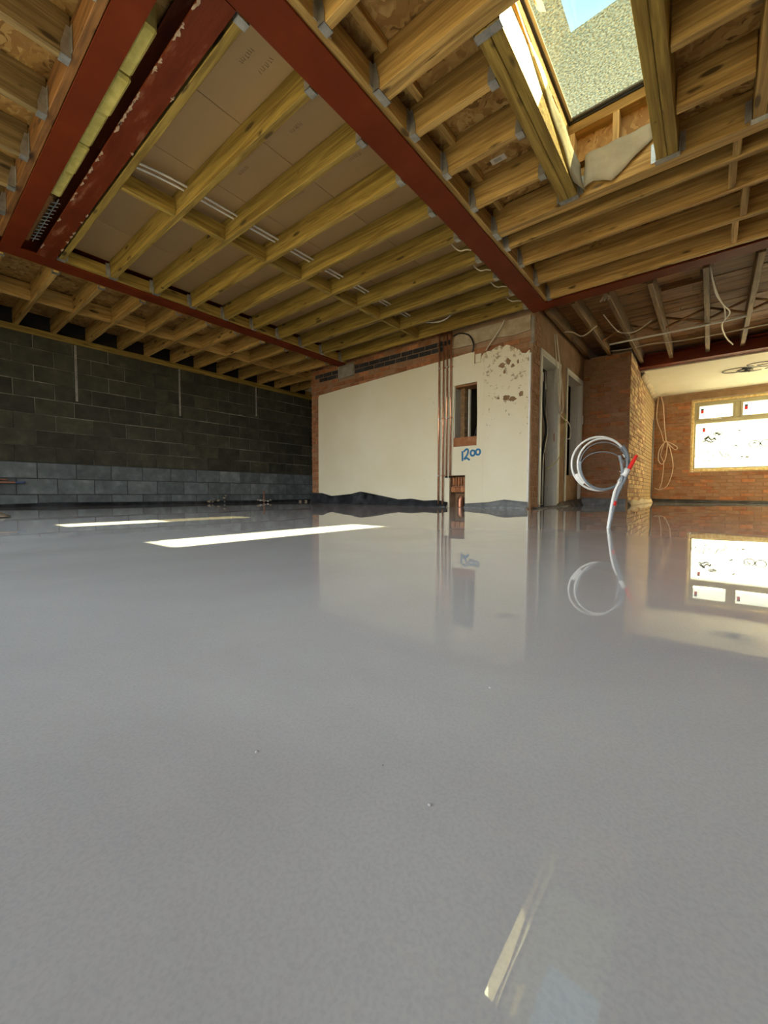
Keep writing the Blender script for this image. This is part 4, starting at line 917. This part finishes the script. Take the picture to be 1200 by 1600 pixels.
# white cable coil sticking up from the floor
def coil_obj():
    root = empty('cable_coil', (-0.453, 2.632, 0)); tag(root, 'taped white and grey conduit coil standing up from the wet floor', 'cable coil')
    C = Vector((-0.525, 2.70, 0.378)); U = Vector((0.777, 0.629, 0)).normalized(); V = Vector((0, 0, 1)); Nn = U.cross(V)
    def loop(rx, rz, dc, off, a0=0.0, a1=2*math.pi, r=0.0055, mat=WHITEP, nm='conduit_loop', n=30):
        pts = [C+U*(rx*math.cos(a0+(a1-a0)*i/n)+dc[0])+V*(rz*math.sin(a0+(a1-a0)*i/n)+dc[1])+Nn*(off+0.01*i/n) for i in range(n+1)]
        return tube(nm, pts, r, mat, root, 8, 2)
    loop(0.168, 0.160, (0.0, 0.0), 0, r=0.0062); loop(0.150, 0.152, (0.012, -0.004), 0.014, r=0.0058)
    loop(0.140, 0.125, (0.012, 0.0), 0.02, 0.3, 3.0, 0.003, GREYP, 'thin_wire'); loop(0.134, 0.09, (0.012, -0.02), 0.012, 0.2, 2.9, 0.003, GREYP, 'thin_wire')
    loop(0.138, 0.146, (0.012, -0.008), 0.025, 3.0, 6.5, 0.0075, GREYP, 'tape_wrap'); loop(0.155, 0.15, (0.01, 0), 0.01, -0.15, 0.75, 0.012, GREYP, 'tape_wrap')
    loop(0.158, 0.155, (0.005, 0), 0.005, 3.55, 4.0, 0.013, WHITEP, 'tape_wrap'); loop(0.160, 0.155, (0.005, 0), 0.005, 5.5, 6.1, 0.013, WHITEP, 'tape_wrap')
    def q(px, z): # along U from the stem foot
        return Vector((-0.453, 2.632, 0))+U*px+V*z
    tube('stem', [q(0, -0.01), q(0.012, 0.06), q(0.028, 0.14), q(0.055, 0.22), q(0.085, 0.285), q(0.105, 0.33)], 0.0095, GREYP, root, 10)
    tube('stem', [q(-0.006, -0.01), q(0.004, 0.07), q(0.016, 0.15), q(0.03, 0.215), q(0.055, 0.27)], 0.0075, WHITEP, root, 10)
    tube('stem', [q(0.012, 0.1), q(0.03, 0.17), q(0.06, 0.25), q(0.07, 0.31), q(0.065, 0.36), q(0.05, 0.42)], 0.008, GREYP, root, 10)
    tube('red_tape', [q(0.026, 0.13), q(0.031, 0.155)], 0.0115, RED, root, 10, smooth=False)
    tube('red_cap', [q(0.100, 0.325), q(0.125, 0.375), q(0.150, 0.42)], 0.0125, RED, root, 12, r2=0.0085)
    tube('tape_wrap', [q(0.075, 0.30), q(0.10, 0.34)], 0.017, WHITEP, root, 10, smooth=False)
    for i, a in enumerate((0.1, 0.3, 0.5, 0.65, 3.7, 3.85, 5.7, 5.9)):
        p = C+U*(0.155*math.cos(a))+V*(0.152*math.sin(a)); d = Vector((random.uniform(-1, 1), random.uniform(-1, 1), random.uniform(-1, 1))).normalized()*0.022
        tube('tape_end', [p-d*0.5, p+d*0.2+Vector((0, 0, 0.004)), p+d], 0.0055, WHITEP if i % 2 else GREYP, root, 5, 3, r2=0.002)
coil_obj()

# hanging cable loops by the window
def wcable(name, pts, r, mat, label, group=None, sides=8):
    o = tube(name, pts, r, mat, None, sides); tag(o, label, 'cable', group); return o
yk = KY-0.07
wcable('hanging_cable', [(-0.95, yk, 2.44), (-0.90, yk, 2.2), (-0.86, yk, 1.7), (-0.83, yk, 1.42), (-0.88, yk, 1.34), (-0.95, yk, 1.2), (-0.96, yk, 0.98), (-0.88, yk, 0.88), (-0.82, yk, 1.05), (-0.80, yk, 1.35), (-0.83, yk, 1.40), (-0.66, yk, 1.20), (-0.62, yk, 1.26), (-0.80, yk, 1.38), (-0.74, yk, 1.2), (-0.68, yk, 0.8), (-0.76, yk, 0.42), (-0.90, yk, 0.30), (-1.02, yk, 0.33)], 0.0095, CABLEP, 'pinkish cable hanging in knotted loops left of the window')
wcable('hanging_cable', [(-1.0, yk+0.02, 2.43), (-1.02, yk+0.02, 1.95), (-0.92, yk+0.02, 1.6), (-0.88, yk+0.02, 1.42), (-0.86, yk+0.02, 1.38), (-0.92, yk+0.02, 1.1), (-0.86, yk+0.02, 0.9), (-0.88, yk+0.02, 0.5), (-0.92, yk+0.02, 0.32)], 0.008, CABLEP, 'second pinkish cable straight behind the knotted one')
wcable('wall_conduit', [(-1.063, 11.14, 0.05), (-1.063, 11.14, 1.9)], 0.012, GREYP, 'grey conduit up the end of the sunlit brick wall')
# cables by the doorways
xc = CX+0.05
wcable('hanging_cable', [(xc, 6.02, 2.44), (xc, 6.2, 2.1), (xc, 6.38, 1.7), (xc, 6.42, 1.45), (xc, 6.30, 1.37), (xc, 6.45, 1.33), (xc, 6.75, 1.30), (xc, 6.88, 1.20), (xc, 6.83, 1.08), (xc, 6.72, 1.05)], 0.0085, CABLEW, 'white cable hanging between the two doorways, curling at its end')
wcable('hanging_cable', [(xc-0.02, 6.0, 2.44), (xc-0.02, 6.15, 2.0), (xc-0.02, 6.25, 1.6), (xc-0.02, 6.28, 1.4), (xc-0.02, 6.4, 1.42), (xc-0.02, 6.35, 1.52)], 0.0075, CABLEW, 'second white cable hanging between the two doorways')
wcable('earth_wire', [(xc+0.02, 6.45, 1.38), (xc+0.02, 6.5, 1.05), (xc+0.02, 6.25, 0.75), (xc, 5.9, 0.58), (xc, 5.66, 0.54)], 0.0055, GREENW, 'thin yellow-green wire drooping into the first doorway')
# cables over the middle bay (two white ones through the joists)
for k, dx in enumerate((0.0, 0.055)):
    wcable('ceiling_cable', [(-3.36+dx, 1.23, 2.592), (-3.34+dx, 1.40, 2.60), (-3.33+dx, 1.6, 2.602)]+[(-3.33+dx+0.006*i, 1.6+0.43*i, 2.602) for i in range(1, 8)], 0.0085, WHITEP, ['white cable threaded through the middle joists, nearer the block wall', 'white cable threaded through the middle joists, nearer the long red beam'][k], 'white cables through the middle joists')
wcable('ceiling_cable', [(-3.25, 4.62, 2.58), (-3.0, 4.70, 2.50), (-2.8, 4.72, 2.49), (-2.62, 4.70, 2.56)], 0.009, WHITEP, 'bunch of white cable sagging between the last middle joists')
for i, y in enumerate((3.33, 3.76, 4.18, 4.60)):
    wcable('cable_tail', [(-1.98, y+0.02, 2.60), (-1.95, y+0.10, 2.52), (-1.90, y+0.14, 2.475), (-1.83, y+0.13, 2.455), (-1.80, y+0.17, 2.458)], 0.006, CABLEW, 'thin pale cable tail curling under the long red beam, %s towards the plastered wall' % ORD[i], 'cable tails at the long red beam')
wcable('hanging_cable', [(-2.16, WY-0.03, 2.46), (-2.22, WY-0.03, 2.36), (-2.36, WY-0.03, 2.2), (-2.42, WY-0.02, 2.13)], 0.009, CABLEW, 'pale cable slanting down over the brick band near the wall end')
wcable('black_cable', [(-2.92, WY-0.02, 2.44), (-2.80, WY-0.03, 2.45), (-2.66, WY-0.03, 2.38), (-2.60, WY-0.03, 2.25), (-2.62, WY-0.02, 2.15)], 0.010, BLACKP, 'dark cable arching down to the notch above the small opening')
# old-ceiling services between the right-hand steels
wcable('ceiling_pipe', [(-1.3, 7.2, 2.53), (0.0, 7.22, 2.535), (0.30, 7.2, 2.54)], 0.014, WHITEP, 'thick white pipe under the old floorboards')
wcable('ceiling_cable', [(-1.45, 7.75, 2.60), (-1.1, 7.7, 2.56), (-0.8, 7.6, 2.54), (-0.4, 7.8, 2.56), (0.2, 7.75, 2.54), (0.8, 7.7, 2.53), (1.6, 7.8, 2.55)], 0.009, CABLEW, 'thin pale cable looping under the old joists near the far steel')
wcable('ceiling_cable', [(-0.08, 5.6, 2.62), (-0.04, 6.0, 2.56), (0.03, 6.5, 2.54), (0.12, 6.9, 2.53), (0.05, 7.3, 2.53), (0.10, 7.9, 2.53), (0.2, 8.5, 2.56)], 0.010, CABLEW, 'pair of white cables running along an old joist, thicker one')
wcable('ceiling_cable', [(-0.07, 5.7, 2.60), (-0.02, 6.2, 2.53), (0.06, 6.7, 2.55), (0.08, 7.1, 2.51)], 0.008, CABLEW, 'pair of white cables running along an old joist, thinner one')
wcable('ceiling_cable', [(-1.75, 6.3, 2.56), (-1.6, 6.25, 2.50), (-1.5, 6.4, 2.47), (-1.3, 6.3, 2.53)], 0.009, CABLEW, 'loose white cable end near the corner above the doorways')
wcable('ceiling_cable', [(-1.2, 6.2, 2.62), (-1.12, 6.5, 2.52), (-1.06, 6.7, 2.50), (-0.9, 6.8, 2.51), (-0.7, 6.7, 2.58)], 0.007, CABLEW, 'curled white cable between the third and fourth old joists')
# dark fixing and wires on the far plaster ceiling
fx = empty('ceiling_light_wires', (0.42, 9.75, 2.44)); tag(fx, 'dark loops of lighting cable round a hole in the cream ceiling', 'cable')
for k, (rx, ry, dx, dy) in enumerate(((0.20, 0.16, -0.12, 0.0), (0.22, 0.14, 0.10, 0.06), (0.16, 0.10, 0.16, -0.3), (0.10, 0.08, 0.0, 0.0))):
    tube('wire_loop', [(0.42+dx+rx*math.cos(a), 9.75+dy+ry*math.sin(a), 2.432-0.006*k) for a in [j*0.6+k for j in range(11)]], 0.007, BLACKP, fx, 6, 3)
tube('wire_tail', [(0.40, 9.72, 2.44), (0.43, 9.70, 2.40), (0.47, 9.74, 2.38)], 0.016, BLACKP, fx, 6)
prism('ceiling_hole', [(0.36, 9.70), (0.42, 9.67), (0.50, 9.72), (0.48, 9.79), (0.40, 9.81)], [], 0.003, ((0, 0, 2.4415), (1, 0, 0), (0, 1, 0), (0, 0, 1)), DARKV, fx)

# pipe tails at the block wall, capped conduit with white clumps, rubble
o = tube('copper_tail', [(WX+0.06, 0.2, 0.325), (WX+0.06, 0.9, 0.335), (WX+0.07, 1.10, 0.335)], 0.013, COPPER, None, 10); tag(o, 'copper pipe lying along the dark block wall at the left edge', 'pipe')
tube('pipe_tip', [(WX+0.07, 1.10, 0.335), (WX+0.072, 1.20, 0.337)], 0.016, plain('blue_tape', (0.10, 0.14, 0.30), 0.5), o, 10, smooth=False)
o = tube('copper_tail', [(WX+0.06, 0.2, 0.375), (WX+0.055, 0.85, 0.375), (WX+0.06, 1.03, 0.37)], 0.010, COPPERD, None, 10); tag(o, 'second thinner copper pipe above the first at the left edge', 'pipe')
pp_ = empty('pipe_stub', (-7.22, 4.95, 0)); tag(pp_, 'short orange pipe standing at the block wall with white clumps at its foot', 'pipe')
tube('pipe', [(-7.22, 4.95, 0.0), (-7.22, 4.95, 0.25)], 0.016, COPPERD, pp_, 10, smooth=False)
def lump(name, c, r, mat, parent=None, sq=0.7):
    bm = bmesh.new(); bmesh.ops.create_icosphere(bm, subdivisions=2, radius=r)
    for v in bm.verts:
        v.co *= random.uniform(0.75, 1.2); v.co.z *= sq
    me = bpy.data.meshes.new('shape'); bm.to_mesh(me); bm.free(); me.materials.append(mat)
    return link(name, me, None, parent, c)
for k in range(7): lump('clump', (-7.22+random.uniform(-.05, .05), 4.80+k*0.05, 0.03+random.uniform(0, .03)), 0.028, WHITEP if k % 2 else RENDERL, pp_)
rb = empty('mortar_heap', (-7.27, 4.05, 0)); tag(rb, 'crust of pale mortar lumps at the foot of the block wall', 'rubble')
for k in range(16): 
    y = 3.80+random.random()*0.5; lump('lump', (-7.30+random.uniform(0, .04), y, 0.02+random.random()*0.22*max(0.2, (y-3.75)/0.55)), random.uniform(0.012, 0.03), random.choice([CONC, RENDERL, MORT]), rb)
for k, y in enumerate((5.95, 6.12)): tag(lump('mortar_lump', (-7.28, y, 0.02), 0.03, RENDERL), 'small white lump at the far foot of the block wall, %s' % ['nearer', 'farther'][k], 'lump', 'white lumps at the block wall foot')
# metal wall straps
for k, (y, z0, z1) in enumerate(((1.83, 1.55, 2.37), (3.33, 1.56, 2.375), (4.875, 1.79, 2.375))):
    o = box('metal_strap', (WX+0.003, y-0.015, z0), (WX+0.008, y+0.015, z1), GALV, None, 0.001); tag(o, 'vertical metal restraint strap on the block wall, %s from the left edge' % ORD[k], 'strap', 'metal straps on the block wall')
    for q in range(3): box('fixing', (WX+0.008, y-0.006, z0+0.1+q*0.25), (WX+0.011, y+0.006, z0+0.112+q*0.25), COPPERD, o)
# crumpled sack at the left edge
rows = []
for i in range(12):
    row = []
    for j in range(9):
        u = i/11; v_ = j/8; h = 0.10*math.sin(math.pi*v_)*(1-u**3)*(0.8+0.3*math.sin(u*9+v_*5)); row.append((-4.95+u*0.66, 0.36+v_*0.26+0.02*math.sin(u*11), 0.006+max(0, h)))
    rows.append(row)
o = sheet('paper_sack', rows, SACK, None, 0.004); tag(o, 'crumpled brown paper sack on the floor at the left edge', 'sack')
# small marks on the wet screed
for k, (x, y, s) in enumerate(((-0.264, 0.172, 0.0015), (-0.133, 0.211, 0.0014), (-0.18, 0.221, 0.0008), (-0.169, 0.381, 0.0014))):
    o = lump('screed_bump', (x, y, 0.0003), s, FLOORM, None, 0.5); tag(o, 'tiny bump in the wet screed, '+['left of the four', 'nearest of the four', 'smallest of the four', 'farthest of the four'][k], 'bump', 'tiny bumps in the screed')
# clear plastic hanging beyond the wall corner
rows = [[(-6.95+0.1*i, 5.75+0.05*math.sin(i*1.3)+0.16*j, 2.44-0.014*math.sin(i+j)) for j in range(5)] for i in range(9)]
o = sheet('plastic_sheet', rows, SHEETM, None, 0.002); tag(o, 'crumpled pale plastic tucked under the joists beyond the wall corner', 'sheet')
